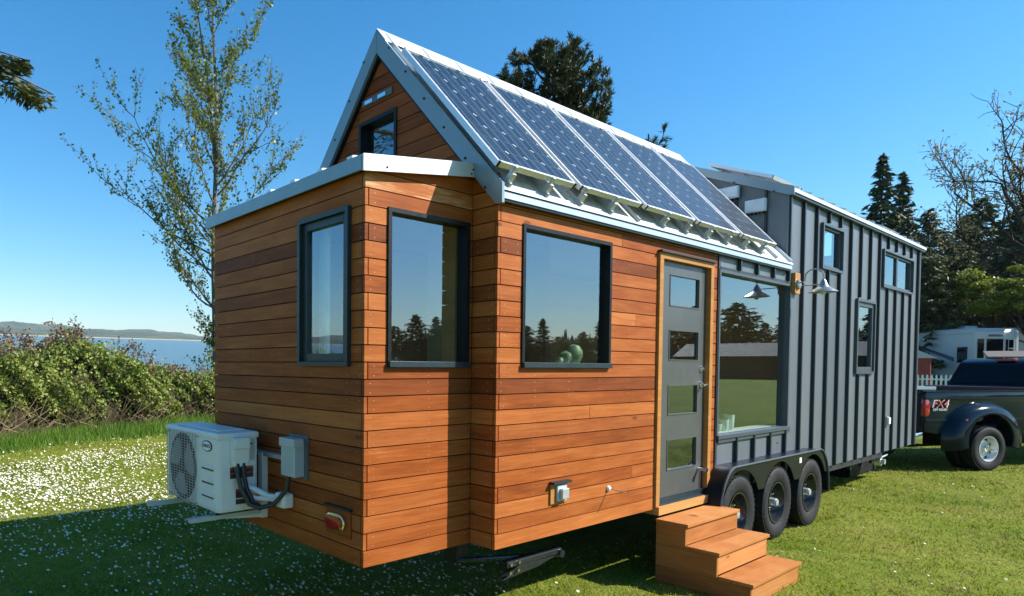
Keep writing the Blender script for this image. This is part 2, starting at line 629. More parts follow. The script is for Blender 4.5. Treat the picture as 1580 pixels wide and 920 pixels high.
def zg(x, y):
    x = np.asarray(x, float); y = np.asarray(y, float)
    z = 0.045 * np.clip(y - 2.6, 0, 14)                     # lawn climbs gently to the thicket
    z = z + 0.016 * np.clip(x - 16, 0, 60)                   # and towards the camp site
    far = smooth((y - 21) / 9)                                # bank down to the shore
    z = z * (1 - far) + far * (0.0425 * y - 6.0)
    return z + 0.012 * np.sin(x * 1.3 + 0.4) * np.sin(y * 1.1) * smooth((np.hypot(x - 4, y - 1) - 5) / 6)


def zf(x, y): return float(zg(x, y))


def axis_grid(lo, hi, n0, n1, fine):
    a = np.linspace(n0, n1, int((n1 - n0) / fine) + 1)
    l = n0 - np.geomspace(1, n0 - lo + 1, 16)[1:] + 1
    h = n1 + np.geomspace(1, hi - n1 + 1, 16)[1:] - 1
    return np.concatenate([l[::-1], a, h])


gx = axis_grid(-420, 420, -14, 24, 0.5)
gy = axis_grid(-420, 260, -8, 32, 0.5)
GX, GY = np.meshgrid(gx, gy)
V = np.stack([GX, GY, zg(GX, GY)], -1).reshape(-1, 3)
nx, ny = len(gx), len(gy)
I = np.arange(nx * ny).reshape(ny, nx)
F = np.stack([I[:-1, :-1], I[:-1, 1:], I[1:, 1:], I[1:, :-1]], -1).reshape(-1, 4)
lawn = link('lawn', mesh_np('lawn', V, F, True), 'lawn')
tag(lawn, 'mown lawn with daisies around the tiny house', 'lawn', kind='structure')

# sea: a wide sheet beyond the bank
sv = [(-2600, 25, 25 * 0.0425 - 4.6), (3000, 25, 25 * 0.0425 - 4.6), (3000, 3600, 3600 * 0.0425 - 4.6), (-2600, 3600, 3600 * 0.0425 - 4.6)]
tag(link('water', mesh_np('water', sv, [(0, 1, 2, 3)]), 'water'), 'blue bay water beyond the bramble thicket', 'water', kind='structure')


def ridge(name, y0, hgt, seed, label, x0=-2400, x1=2800):
    rg = np.random.default_rng(seed)
    xs = np.arange(x0, x1, 6.0)
    h = np.zeros_like(xs)
    for wl, a in ((1400, 0.30), (520, 0.22), (170, 0.10)):
        h += a * np.sin(xs / wl * 2 * math.pi + rg.uniform(0, 6))
    h = hgt * np.clip(0.75 + h, 0.2, 2)
    h += rg.uniform(0, 1, len(xs)) ** 2 * hgt * 0.20
    zb = 0.0425 * y0 - 4.6
    prof = [(0, -0.5), (4, 0.10), (60, 0.55), (130, 1.0), (420, 1.0)]
    vs = np.stack([np.stack([xs, np.full_like(xs, y0 + d) , zb + d * 0.0425 + (h * k if k > 0 else np.full_like(xs, -4))], -1) for d, k in prof], 0)
    m = len(xs)
    idx = np.arange(m * len(prof)).reshape(len(prof), m)
    f = np.stack([idx[:-1, :-1], idx[:-1, 1:], idx[1:, 1:], idx[1:, :-1]], -1).reshape(-1, 4)
    o = link(name, mesh_np(name, vs.reshape(-1, 3), f), 'far_forest')
    tag(o, label, 'hills', kind='structure')
    b = link('beach', mesh_np('beach', [(x0, y0 - 22, zb - 0.7), (x1, y0 - 22, zb - 0.7), (x1, y0 + 6, zb + 2.4), (x0, y0 + 6, zb + 2.4)], [(0, 1, 2, 3)]), 'sand', o)


ridge('hills', 1500, 15, 3, 'low wooded shore across the bay')
ridge('hills', 2600, 33, 9, 'blue wooded ridge behind the far shore')

# ================================================================== TINY HOUSE
Z0 = 0.6                         # underside of the siding above the lawn
H = 0.106                        # height of one siding course
XA, YA, YL = -0.95, 0.228, 2.337
YW = 2.50                        # width of the main body
XS = 3.243                       # where cedar meets metal
XT, XE = 4.965, 10.66            # tall part
house = thing('tiny_house', 'cedar and charcoal metal tiny house on wheels with steep solar roof', 'tiny house', (0, 0, 0))


def HB(): return MB((0, 0, Z0))


TONES = [0.62, 0.55, 0.66, 0.50, 0.60, 0.56, 0.48, 0.58, 0.74, 0.52, 0.31, 0.52, 0.58, 0.62, 0.50, 0.66, 0.48, 0.62, 0.55, 0.28, 0.72, 0.60, 0.78, 0.55, 0.5, 0.4, 0.52, 0.45, 0.5, 0.42, 0.5, 0.44, 0.5, 0.4, 0.5, 0.5, 0.5, 0.5, 0.5]
REDS = {10: 0.5, 19: 0.5, 7: 0.35, 11: 0.2, 16: 0.3, 1: 0.15}
nail_pts = []


def tone(o, k, jit=0.10):
    t = TONES[k % len(TONES)] + random.uniform(-jit, jit) * (1.6 if random.random() < 0.3 else 1)
    o.color = (min(1, max(0.27, t)), min(1, REDS.get(k, 0.0) + random.uniform(0, 0.25)), random.uniform(0.0, 0.8), 1)


def course(k, a0, a1, holes, plane, face, thick, top=None, joints=(), nails=True):
    """one course of cedar: pieces left free by the window and door openings.
    plane 'y': boards run along x, outer face at y=face (outside is -y). plane 'x': run along y, outside is -x"""
    g = 0.0035
    za, zb = k * H + g, (k + 1) * H - g
    if top is not None: zb = min(zb, top)
    if zb - za < 0.012: return
    cuts = sorted({a0, a1, *[c for h in holes for c in h[:2] if a0 < c < a1], *[j for j in joints if a0 < j < a1]})
    runs = []; cur = []
    for p, q in zip(cuts[:-1], cuts[1:]):
        z0, z1 = za, zb
        for hx0, hx1, hz0, hz1 in holes:
            if p >= hx0 - 1e-6 and q <= hx1 + 1e-6:
                if hz0 <= z0 and hz1 >= z1: z1 = z0
                elif hz0 <= z0 < hz1: z0 = hz1
                elif hz0 < z1 <= hz1: z1 = hz0
        if z1 - z0 < 0.008:
            if cur: runs.append(cur); cur = []
            continue
        if p in joints and cur:
            runs.append(cur); cur = []
        cur.append((p, q, z0, z1))
    if cur: runs.append(cur)
    for rn in runs:
        if rn[-1][1] - rn[0][0] < 0.012: continue
        mb = HB()
        d = random.uniform(-0.0012, 0.0012)
        for i, (p, q, z0, z1) in enumerate(rn):
            e0 = 0.0012 if i == 0 else 0; e1 = 0.0012 if i == len(rn) - 1 else 0
            if plane == 'y': mb.box(p + e0, q - e1, face + d, face + thick, z0, z1)
            else: mb.box(face + d, face + thick, p + e0, q - e1, z0, z1)
        o = mb.build('cedar_board', 'cedar', house)
        tone(o, k)
        if k == 22 and plane == 'y' and face > 0.1: o.color = (0.74, 0.1, 1.0, 1)
        if nails and zb - za > 0.08:
            L0, L1 = rn[0][0], rn[-1][1]
            ps = [L0 + 0.045]
            if L1 - L0 > 0.2: ps.append(L1 - 0.05)
            t = math.ceil((L0 + 0.15) / 0.41) * 0.41
            while t < L1 - 0.15:
                ps.append(t + random.uniform(-0.006, 0.006)); t += 0.41
            for s_ in ps:
                for dz in (0.022, H - 0.026):
                    zz = k * H + dz
                    if any(h[0] < s_ < h[1] and h[2] < zz < h[3] for h in holes): continue
                    nail_pts.append((plane, s_, zz, face + d))


TH = 0.024
# openings on the three faces: (a0, a1, z0, z1)
H_MAIN = [(0.255, 1.362, 1.245, 2.24), (2.095, 3.115, -0.02, 2.262)]
H_BSIDE = [(-0.772, -0.035, 1.245, 2.24)]
H_END = [(0.366, 0.955, 1.245, 2.245)]
EAVE = 2.385
for k in range(24):
    odd = k % 2
    # end wall of the rear bay (faces -x)
    course(k, YA if odd else YA + TH + 0.005, YL, H_END, 'x', XA, TH, 2.44)
    # side of the bay (faces -y), clipped by the sloping roof trim
    ztop = 2.60
    if k <= 22:
        course(k, XA + (TH + 0.006 if odd else 0), -0.002, H_BSIDE, 'y', YA, TH, None)
    else:
        g = 0.0035
        poly = [(XA, k * H + g), (-0.002, k * H + g), (-0.002, (k + 1) * H), (XA, (k + 1) * H)]
        poly = clip(poly, -0.135, 1.0, 2.575)
        if len(poly) > 2:
            o = HB().prism(poly, 'y', YA, YA + TH).build('cedar_board', 'cedar', house); tone(o, k)
    # return face (faces -x) between the bay and the main wall
    course(k, (0.0 if odd else TH + 0.005), YA - 0.001, [], 'x', 0.0, TH, None, nails=True)
    # long main wall
    if k <= 22:
        j = {3: (1.72,), 8: (1.1,), 15: (1.75,), 21: (1.52,)}.get(k, ())
        course(k, (TH + 0.006 if odd else 0), XS - 0.012, H_MAIN, 'y', 0.0, TH, EAVE, joints=j)
# return face carries on up to the rake, and the gable above the bay roof
m_roof = (3.93 - 2.43) / 1.31
for k in range(23, 36):
    g = 0.0035
    za, zb = k * H + g, (k + 1) * H - g
    full = [(0.0, za), (YW, za), (YW, zb), (0.0, zb)]
    full = clip(full, -m_roof, 1, 2.43 + 0.06 * m_roof - 0.09)
    full = clip(full, m_roof, 1, 2.43 + 0.06 * m_roof - 0.09 + m_roof * YW)
    if len(full) < 3: continue
    gw = (1.045, 1.535, 2.72, 3.293)
    pcs = []
    if zb <= gw[2] or za >= gw[3]: pcs = [full]
    elif za < gw[3] < zb:
        pcs = [clip(full, 1, 0, gw[0]), clip(full, -1, 0, -gw[1]), clip(clip(clip(full, -1, 0, -gw[0]), 1, 0, gw[1]), 0, -1, -gw[3])]
    else:
        pcs = [clip(full, 1, 0, gw[0]), clip(full, -1, 0, -gw[1])]
    for pc in pcs:
        if len(pc) < 3: continue
        o = HB().prism(pc, 'x', 0.0 + random.uniform(-.001, .001), TH).build('cedar_board', 'cedar', house)
        tone(o, k)
# nail heads: too small to pick apart, one part
mb = HB()
for pl, s_, zz, fc in nail_pts:
    vs = []
    for i in range(6):
        a = i * math.pi / 3
        u_, w_ = s_ + 0.0038 * math.cos(a), zz + 0.0038 * math.sin(a)
        vs.append((u_, fc - 0.0012, w_) if pl == 'y' else (fc - 0.0012, u_, w_))
    mb.add(vs, [(0, 1, 2, 3, 4, 5)])
tag(mb.build('nail_heads', 'nail', house), kind='stuff')


def wall_holes(a0, a1, z0, z1, holes):
    """grid of rectangles that leaves the openings free"""
    ca = sorted({a0, a1, *[c for h in holes for c in h[:2] if a0 < c < a1]})
    cz = sorted({z0, z1, *[c for h in holes for c in h[2:] if z0 < c < z1]})
    out = []
    for p, q in zip(ca[:-1], ca[1:]):
        s = None
        for r0, r1 in zip(cz[:-1], cz[1:]):
            hit = any(h[0] <= p + 1e-6 and h[1] >= q - 1e-6 and h[2] <= r0 + 1e-6 and h[3] >= r1 - 1e-6 for h in holes)
            if not hit:
                if s and abs(s[3] - r0) < 1e-6: s[3] = r1
                else:
                    s = [p, q, r0, r1]; out.append(s)
            else: s = None
    return out


H_TALL = [(XS + 0.0, 5.075, 0.545, 2.215), (6.0, 6.77, 2.485, 3.05), (7.40, 8.22, 1.175, 2.21), (8.555, 10.19, 2.455, 3.02)]
# sheathing behind the siding
mb = HB()
for a, b, c, d in wall_holes(0.03, XT, 0.01, EAVE, H_MAIN + H_TALL): mb.box(a, b, TH + 0.002, 0.11, c, d)
for a, b, c, d in wall_holes(XT, XE - 0.03, 0.01, 3.2, H_TALL): mb.box(a, b, 0.012, 0.11, c, d)
for a, b, c, d in wall_holes(XA + 0.03, 0.0, 0.01, 2.43, H_BSIDE): mb.box(a, b, YA + TH + 0.002, YA + 0.10, c, d)
for a, b, c, d in wall_holes(YA + 0.03, YL, 0.01, 2.43, H_END): mb.box(XA + TH + 0.002, XA + 0.10, a, b, c, d)
mb.box(TH + 0.002, 0.08, 0.03, YA + 0.1, 0.01, 2.5)
mb.build('wall_sheathing', 'backing', house)
# gable sheathing with its window opening
mb = HB()
tri = [(0.05, 2.46), (YW - 0.05, 2.46), (YW / 2, 3.80)]
for pc in (clip(tri, 1, 0, 1.045), clip(tri, -1, 0, -1.535), clip(clip(clip(tri, -1, 0, -1.045), 1, 0, 1.535), 0, -1, -3.293), clip(clip(clip(tri, -1, 0, -1.045), 1, 0, 1.535), 0, 1, 2.72)):
    if len(pc) > 2: mb.prism(pc, 'x', TH + 0.002, 0.09)
mb.build('wall_sheathing', 'backing', house)
# far side and front walls
mb = HB()
mb.box(XA, XE, YW - 0.1 if False else YL, YL + 0.0, 0, 0.0)
mb = HB(); mb.box(0.0, XT, YW - 0.1, YW, 0.0, 2.40); mb.build('rear_wall', 'cedar', house)
mb = HB(); mb.box(XT, XE, YW - 0.1, YW, 0.0, 3.22); mb.build('rear_wall', 'siding', house)
mb = HB(); mb.box(XE - 0.1, XE, 0.03, YW - 0.101, 0.0, 3.3); mb.build('front_wall', 'siding', house)
mb = HB(); mb.box(XA + 0.101, 0.0, YL - 0.1, YL - 0.001, 0.01, 2.42); mb.build('rear_wall', 'cedar', house)
# inside: floor, lining, partition
mb = HB(); mb.box(0.09, XE - 0.11, 0.12, YW - 0.11, 0.02, 0.06); mb.box(XA + 0.11, 0.089, YA + 0.11, YL - 0.11, 0.02, 0.06); mb.build('interior_floor', 'plywood', house)
mb = HB()
mb.box(XA + 0.11, XE - 0.11, YL - 0.13, YL - 0.11, 0.06, 2.42)
mb.box(0.1, XE - 0.11, YW - 0.14, YW - 0.12, 0.06, 2.42)
mb.box(5.35, 5.40, 0.13, YW - 0.14, 0.06, 3.2)
mb.box(1.75, 1.79, 0.9, YW - 0.14, 0.06, 2.42)
mb.build('interior_wall', 'plywood', house)
mb = HB(); mb.box(XA + 0.11, 0.1, YA + 0.11, YL - 0.13, 2.40, 2.42); mb.box(0.1, 5.35, 0.12, YW - 0.14, 2.44, 2.46)
mb.build('interior_ceiling', 'interior_white', house)
mb = HB(); mb.box(2.2, 4.6, 1.75, YW - 0.15, 0.06, 0.95); mb.box(0.15, 1.7, 1.8, YW - 0.15, 0.06, 0.5)
mb.build('interior_cabinet', 'cabinet', house, bevel=0.01)
mb = HB(); mb.box(-0.06, -0.02, YA + 0.11, 0.62, 0.06, 2.40); mb.build('interior_post', 'plywood', house)


# ---- windows
def bars(mb, pl, a0, a1, z0, z1, w, d0, d1, wt=None):
    """four frame bars; d0..d1 depth range along the outward axis"""
    wt = wt or w
    B = (lambda p, q, r0, r1: mb.box(p, q, d0, d1, r0, r1)) if pl == 'y' else (lambda p, q, r0, r1: mb.box(d0, d1, p, q, r0, r1))
    B(a0, a0 + w, z0, z1); B(a1 - w, a1, z0, z1)
    B(a0 + w, a1 - w, z0, z0 + w); B(a0 + w, a1 - w, z1 - wt, z1)


def window(pl, a0, a1, z0, z1, face, mat, rec=0.055, proud=0.012, fw=0.028, sash=0.0, mull=(), sill=None, label=None, glassm='glass', sashmat=None):
    mb = HB()
    bars(mb, pl, a0, a1, z0, z1, fw, face - proud, face + rec + 0.05)
    fr = mb.build('window', mat, house)
    if label: fr['label'] = label
    g0, g1, h0, h1 = a0 + fw, a1 - fw, z0 + fw, z1 - fw
    edges = [g0, *mull, g1]
    for i, (p, q) in enumerate(zip(edges[:-1], edges[1:])):
        if sash:
            sb = HB()
            bars(sb, pl, p + 0.001, q - 0.001, h0 + 0.001, h1 - 0.001, sash, face + rec - 0.022, face + rec + 0.03)
            sb.build('sash', sashmat or mat, fr, bevel=0.003)
        gb = HB(); s2 = max(sash - 0.004, 0)
        if pl == 'y': gb.box(p + s2, q - s2, face + rec, face + rec + 0.006, h0 + s2, h1 - s2)
        else: gb.box(face + rec, face + rec + 0.006, p + s2, q - s2, h0 + s2, h1 - s2)
        gb.build('pane', glassm, fr)
    if sill:
        sb = HB()
        if pl == 'y': sb.box(a0 + 0.002, a1 - 0.002, face - proud - 0.02, face + rec - 0.004, z0 - 0.004, z0 + fw + 0.006)
        sb.build('sill', sill, fr, bevel=0.003)
    return fr


window('y', 0.255, 1.362, 1.245, 2.24, 0.0, 'black_frame', rec=0.036, sill='slate_frame', label='black framed picture window in the long cedar wall')
window('y', -0.772, -0.035, 1.245, 2.24, YA, 'black_frame', rec=0.036, sill='slate_frame', label='black framed window in the side of the rear bay')
window('x', 0.366, 0.955, 1.245, 2.245, XA, 'slate_frame', rec=0.02, proud=0.03, fw=0.03, sash=0.052, label='slate framed casement window in the end wall')
window('x', 1.045, 1.535, 2.72, 3.293, 0.0, 'black_frame', rec=0.06, proud=0.012, fw=0.03, label='small black framed loft window in the gable')
window('y', XS + 0.012, 5.075, 0.545, 2.215, 0.0, 'grey_frame', rec=0.045, proud=0.015, fw=0.03, sill='grey_frame', label='large picture window in the metal wall')
window('y', 6.0, 6.77, 2.485, 3.05, 0.0, 'grey_frame', rec=0.02, proud=0.035, fw=0.03, sash=0.03, sashmat='grey_frame', label='small high window nearest the wall lamp')
window('y', 7.40, 8.22, 1.175, 2.21, 0.0, 'grey_frame', rec=0.01, proud=0.035, fw=0.035, sash=0.06, sashmat='grey_frame', label='narrow upright window in the metal wall')
window('y', 8.555, 10.19, 2.455, 3.02, 0.0, 'grey_frame', rec=0.02, proud=0.035, fw=0.03, sash=0.035, mull=(9.35,), sashmat='grey_frame', label='high sliding window at the front end')

# ---- front door
door = HB()
door_panes = [(2.35, 2.912, 1.80, 2.088), (2.35, 2.912, 1.312, 1.592), (2.35, 2.912, 0.815, 1.092), (2.35, 2.912, 0.312, 0.598)]
for a, b, c, d in wall_holes(2.158, 3.052, 0.065, 2.198, door_panes): door.box(a, b, 0.022, 0.067, c, d)
do = door.build('door', 'door_paint', house)
do['label'] = 'dark grey door with four stacked panes'
for a, b, c, d in door_panes:
    mb = HB(); bars(mb, 'y', a, b, c, d, 0.010, 0.017, 0.039); mb.build('pane_bead', 'door_paint', do)
    mb = HB(); mb.box(a + .005, b - .005, 0.036, 0.041, c + .005, d - .005); mb.build('pane', 'glass', do)
mb = HB()
mb.lathe([(0.0, -0.012), (0.026, -0.012), (0.031, -0.004), (0.031, 0.0)], (2.985, 0.021, 1.235), 'y', 20)
mb.lathe([(0.0, -0.02), (0.012, -0.02), (0.012, 0)], (2.985, 0.011, 1.235), 'y', 12)
mb.build('deadbolt', 'chrome', do, True)
mb = HB()
mb.lathe([(0.0, -0.014), (0.026, -0.014), (0.032, -0.004), (0.032, 0.0)], (2.985, 0.021, 1.085), 'y', 20)
mb.tube([(2.985, 0.017, 1.085), (2.985, -0.035, 1.085), (2.965, -0.043, 1.085), (2.88, -0.043, 1.082)], 0.010, 10)
mb.build('handle', 'chrome', do, True)
mb = HB()
mb.tube([(2.955, 0.021, 0.275), (2.955, -0.05, 0.275)], 0.017, 14)
mb.tube([(2.955, -0.05, 0.275), (2.955, -0.065, 0.275)], 0.022, 14)
mb.build('door_stop', 'chrome', do, True)
mb = HB(); mb.box(2.158, 3.052, 0.008, 0.021, 0.037, 0.085); mb.build('kick_plate', 'slate_frame', do)
dt = HB()
dt.box(2.095, 2.155, -0.022, 0.10, 0.03, 2.2)
dt.box(3.055, 3.115, -0.022, 0.10, 0.03, 2.2)
dt.box(2.095, 3.115, -0.022, 0.10, 2.2, 2.25)
dt = dt.build('door_frame', 'trimwood', house); dt.color = (0.5, 0, 0, 1)
mb = HB(); mb.box(2.085, 3.125, -0.045, 0.02, 2.251, 2.268); mb.build('drip_cap', 'chassis', house)
mb = HB(); mb.box(2.095, 3.115, -0.05, 0.10, -0.045, 0.028)
o = mb.build('threshold', 'trimwood', house); o.color = (0.85, 0, 0.5, 1)
mb = HB(); mb.box(2.156, 3.054, -0.03, 0.021, 0.0285, 0.036); mb.build('door_sill', 'slate_frame', house)

# ---- metal siding, panel by panel
RIB0, RP = 3.69, 0.4265
ribs = [RIB0 + RP * i for i in range(17)]
edges = [XS + 0.035] + ribs + [XE - 0.03]
arch_hole = []
for p, q in zip(edges[:-1], edges[1:]):
    if p < XT - 0.05:
        rects = wall_holes(p + 0.014, q - 0.014, -0.02, EAVE, H_TALL)
    else:
        rects = wall_holes(p + 0.014, q - 0.014, -0.02, 3.225, H_TALL)
    for a, b, c, d in rects:
        if b - a < 0.01: continue
        HB().box(a, b, 0.0, 0.010, c, d).build('wall_panel', 'siding', house)
for x in ribs:
    top = EAVE if x < XT - 0.05 else 3.225
    for a, b, c, d in wall_holes(x - 0.0135, x + 0.0135, -0.02, top, [(h[0] - 0.02, h[1] + 0.02, h[2] - 0.01, h[3] + 0.02) for h in H_TALL]):
        if b - a < 0.02: continue
        mb = HB(); mb.box(a, b, -0.034, 0.012, c, d)
        mb.build('panel_seam', 'siding_shaded', house)
mb = HB(); mb.box(XS - 0.010, XS + 0.0, -0.012, 0.02, -0.02, EAVE); mb.box(XS, XS + 0.036, -0.008, 0.02, -0.02, 0.545); mb.box(XS, XS + 0.036, -0.008, 0.02, 2.216, EAVE)
mb.build('corner_trim', 'siding_shaded', house)
mb = HB(); mb.box(XE - 0.032, XE + 0.01, -0.018, 0.028, -0.03, 3.23); mb.build('corner_trim', 'grey_frame', house)
mb = HB(); mb.box(XT - 0.03, XT + 0.028, -0.014, 0.0, EAVE + 0.02, 3.225); mb.build('corner_trim', 'siding', house)
# bands above and below the big window
mb = HB(); mb.box(XS + 0.04, 5.09, -0.012, 0.0, 2.217, 2.24); mb.build('window_flashing', 'siding_shaded', house)
mb = HB(); mb.box(XS + 0.04, 5.11, -0.022, 0.0, 0.505, 0.543); mb.build('window_flashing', 'grey_frame', house)
# rear face of the tall part above the main roof
tw = [(0.0, 2.42), (YW, 2.42), (YW, 3.24), (YW / 2, 3.78), (0.0, 3.24)]
o = HB().prism([(0.0, 2.3), (YW, 2.3), (YW, 3.24), (YW / 2, 3.78), (0.0, 3.24)], 'x', XT - 0.02, XT + 0.08).build('gable_wall', 'siding', house)
for y in (0.22, 0.55, 0.9):
    HB().box(XT - 0.05, XT - 0.0205, y - 0.012, y + 0.012, 2.5, 3.24 + 0.42 * y).build('panel_seam', 'siding_shaded', house)

# ---- roofs
def slope(name, x0, x1, e, r, th, mat, ribs_at=(), mirror=False, ribw=0.022, ribh=0.030):
    """one roof plane from eave e=(y,z) to ridge r"""
    E_, R_ = Vector((0, *e)), Vector((0, *r))
    d = (R_ - E_).normalized()
    n = Vector((0, -d.z, d.y))
    if n.z < 0: n = -n
    poly = [(E_.y, E_.z), (R_.y, R_.z), (R_.y, R_.z - th / abs(d.y)), (E_.y, E_.z - th / max(abs(d.y), .3))]
    o = HB().prism(poly, 'x', x0, x1).build(name, mat, house)
    q = [E_ + n * 0.0005 + d * 0.012, R_ + n * 0.0005, R_ + n * ribh, E_ + n * ribh + d * 0.012]
    for x in ribs_at:
        HB().prism([(p.y, p.z) for p in q], 'x', x - ribw / 2, x + ribw / 2).build('roof_seam', 'edge_metal', o)
    return o


rr = [0.03 + 0.404 * i for i in range(13) if 0.03 + 0.404 * i < 4.93]
slope('roof', -0.045, XT - 0.022, (-0.07, 2.425), (YW / 2, 3.93), 0.008, 'white_metal', rr)
slope('roof', -0.045, XT - 0.022, (YW + 0.07, 2.425), (YW / 2, 3.93), 0.05, 'white_metal', rr)
HB().prism([(YW / 2 - 0.11, 3.93 - 0.11 * m_roof + 0.036), (YW / 2, 3.972), (YW / 2 + 0.11, 3.93 - 0.11 * m_roof + 0.036), (YW / 2 + 0.11, 3.93 - 0.11 * m_roof + 0.03), (YW / 2, 3.962), (YW / 2 - 0.11, 3.93 - 0.11 * m_roof + 0.03)], 'x', -0.05, XT - 0.022).build('ridge_cap', 'white_metal', house)
for s in (0, 1):
    pts = [(-0.075, 2.325), (-0.075, 2.455), (YW / 2, 3.955), (YW / 2, 3.775), (-0.02, 2.325)]
    if s: pts = [(YW - y, z) for y, z in pts]
    o = HB().prism(pts, 'x', -0.052 - 0.002 * s, -0.028).build('rake_trim', 'trim_metal', house)
    for t in (0.06, 0.22, 0.40, 0.58, 0.76, 0.93):
        y, z = 0.0 + 1.17 * t, 2.36 + (3.86 - 2.36) * t
        if s: y = YW - y
        HB().lathe([(0.0, -0.006), (0.009, -0.005), (0.009, 0)], (-0.054, y, z), 'x', 8).build('screw', 'chassis', o)
HB().prism([(-0.02, 2.33), (0.30, 2.66), (1.25, 3.74), (2.2, 2.66), (2.52, 2.33), (2.52, 2.36), (1.25, 3.80), (-0.02, 2.36)], 'x', -0.0275, 0.0).build('rake_soffit', 'black_frame', house)
mb = HB(); mb.box(-0.027, XT - 0.023, -0.060, -0.004, 2.362, 2.406); mb.build('eave_trim', 'edge_metal', house)
mb = HB(); mb.box(-0.027, XT - 0.023, -0.050, -0.001, 2.346, 2.361); mb.build('eave_shade_strip', 'slate_frame', house)  # solid dark strip standing in for the shadow line under the trim
# tall part roof
tr = [5.05 + 0.404 * i for i in range(14)]
slope('roof', XT - 0.06, XE + 0.06, (-0.075, 3.275), (YW / 2, 3.835), 0.04, 'white_metal', tr)
slope('roof', XT - 0.06, XE + 0.06, (YW + 0.075, 3.275), (YW / 2, 3.835), 0.04, 'white_metal', tr)
for s in (0, 1):
    pts = [(-0.08, 3.20), (-0.08, 3.29), (YW / 2, 3.855), (YW / 2, 3.755), (-0.03, 3.20)]
    if s: pts = [(YW - y, z) for y, z in pts]
    o = HB().prism(pts, 'x', XT - 0.075 - .002 * s, XT - 0.061).build('rake_trim', 'trim_metal', house)
    if not s:
        for t in (0.1, 0.45, 0.8):
            HB().lathe([(0.0, -0.006), (0.010, -0.005), (0.010, 0)], (XT - 0.077, 1.25 * t, 3.215 + 0.555 * t), 'x', 8).build('screw', 'chassis', o)
mb = HB(); mb.box(XT - 0.06, XE + 0.06, -0.07, -0.012, 3.236, 3.262); mb.build('eave_trim', 'edge_metal', house)
mb = HB(); mb.box(XT - 0.06, XE + 0.06, -0.06, -0.012, 3.205, 3.2355); mb.build('eave_trim', 'grey_frame', house)
# bay roof: shallow lean-to falling away from the gable
rx0, rx1 = XA - 0.045, -0.002
def bz(x): return 2.50 + (x - XA) * 0.135
HB().add([(rx0, YA - 0.035, bz(rx0)), (rx1, YA - 0.035, bz(rx1)), (rx1, YL + 0.035, bz(rx1)), (rx0, YL + 0.035, bz(rx0)),
          (rx0, YA - 0.035, bz(rx0) - .045), (rx1, YA - 0.035, bz(rx1) - .045), (rx1, YL + 0.035, bz(rx1) - .045), (rx0, YL + 0.035, bz(rx0) - .045)],
         [(0, 1, 2, 3), (7, 6, 5, 4), (0, 4, 5, 1), (1, 5, 6, 2), (2, 6, 7, 3), (3, 7, 4, 0)]).build('bay_roof', 'white_metal', house)
br = house.children[-1]
for i in range(6):
    y = 0.34 + 0.333 * i
    q = [(rx0 + 0.01, bz(rx0 + .01) + .0005), (rx1 - 0.01, bz(rx1 - .01) + .0005), (rx1 - 0.01, bz(rx1 - .01) + .04), (rx0 + 0.01, bz(rx0 + .01) + .04)]
    HB().prism(q, 'y', y - 0.03, y + 0.03).build('roof_seam', 'white_metal', br)
o = HB().prism([(XA - 0.052, bz(XA - .052) - 0.082), (-0.002, bz(-.002) - 0.078), (-0.002, bz(-.002) + 0.018), (XA - 0.052, bz(XA - .052) + 0.018)], 'y', YA - 0.052, YA - 0.036).build('bay_side_trim', 'white_metal', house)
for x, dz in ((XA + 0.13, -.055), (-0.06, -.03), (-0.075, -.06)):
    HB().lathe([(0.0, -0.005), (0.007, -0.004), (0.007, 0)], (x, YA - 0.053, bz(x) + dz), 'y', 8).build('screw', 'chassis', o)
HB().box(XA - 0.062, XA - 0.047, YA - 0.035, YL + 0.05, 2.415, 2.505).build('bay_end_trim', 'trim_metal', house)
HB().box(XA - 0.048, XA - 0.002, YA - 0.03, YL + 0.04, 2.424, 2.438).build('bay_soffit', 'black_frame', house)

# gable vent
mb = HB(); mb.box(-0.014, 0.0, 1.10, 1.485, 3.415, 3.468); gl_ = mb.build('gable_vent', 'cabinet', house)
for y in (1.17, 1.34):
    HB().box(-0.022, -0.0145, y, y + 0.10, 3.422, 3.452).build('vent_louvre', 'chrome', gl_)

# wall fittings
mb = HB(); mb.box(0.60, 0.80, -0.012, -0.002, 0.238, 0.385); ob = mb.build('outlet_plate', 'trimwood', house); ob.color = (.45, .1, 0, 1)
mb = HB(); mb.box(0.595, 0.815, -0.045, -0.002, 0.386, 0.405); mb.build('outlet_cap', 'chassis', ob)
mb = HB(); mb.box(0.66, 0.775, -0.03, -0.012, 0.255, 0.375); mb.build('outlet_box', 'box_grey', ob, bevel=0.004)
mb = HB(); mb.box(0.685, 0.765, -0.058, -0.03, 0.272, 0.35); mb.build('outlet_cover', 'galv', ob, bevel=0.006)
mb = HB(); mb.lathe([(0.0, -0.022), (0.015, -0.02), (0.022, -0.008), (0.022, 0.0)], (1.372, -0.001, 0.27), 'y', 16); gp = mb.build('grommet', 'label_white', house, True)
HB().tube([(1.372, -0.015, 0.27), (1.375, -0.09, 0.262), (1.378, -0.15, 0.262)], 0.005, 6).build('cable', 'galv', gp)
mb = HB(); mb.box(8.93, 9.07, -0.03, 0.0, 0.37, 0.52); sp = mb.build('shore_power_inlet', 'trim_metal', house, bevel=0.006)
HB().box(8.96, 9.05, -0.05, -0.03, 0.40, 0.50).build('inlet_cover', 'label_white', sp, bevel=0.008)
HB().lathe([(0, -.006), (.007, -.005), (.007, 0)], (4.80, -0.002, 0.40), 'y', 8).build('screw', 'chassis', house)

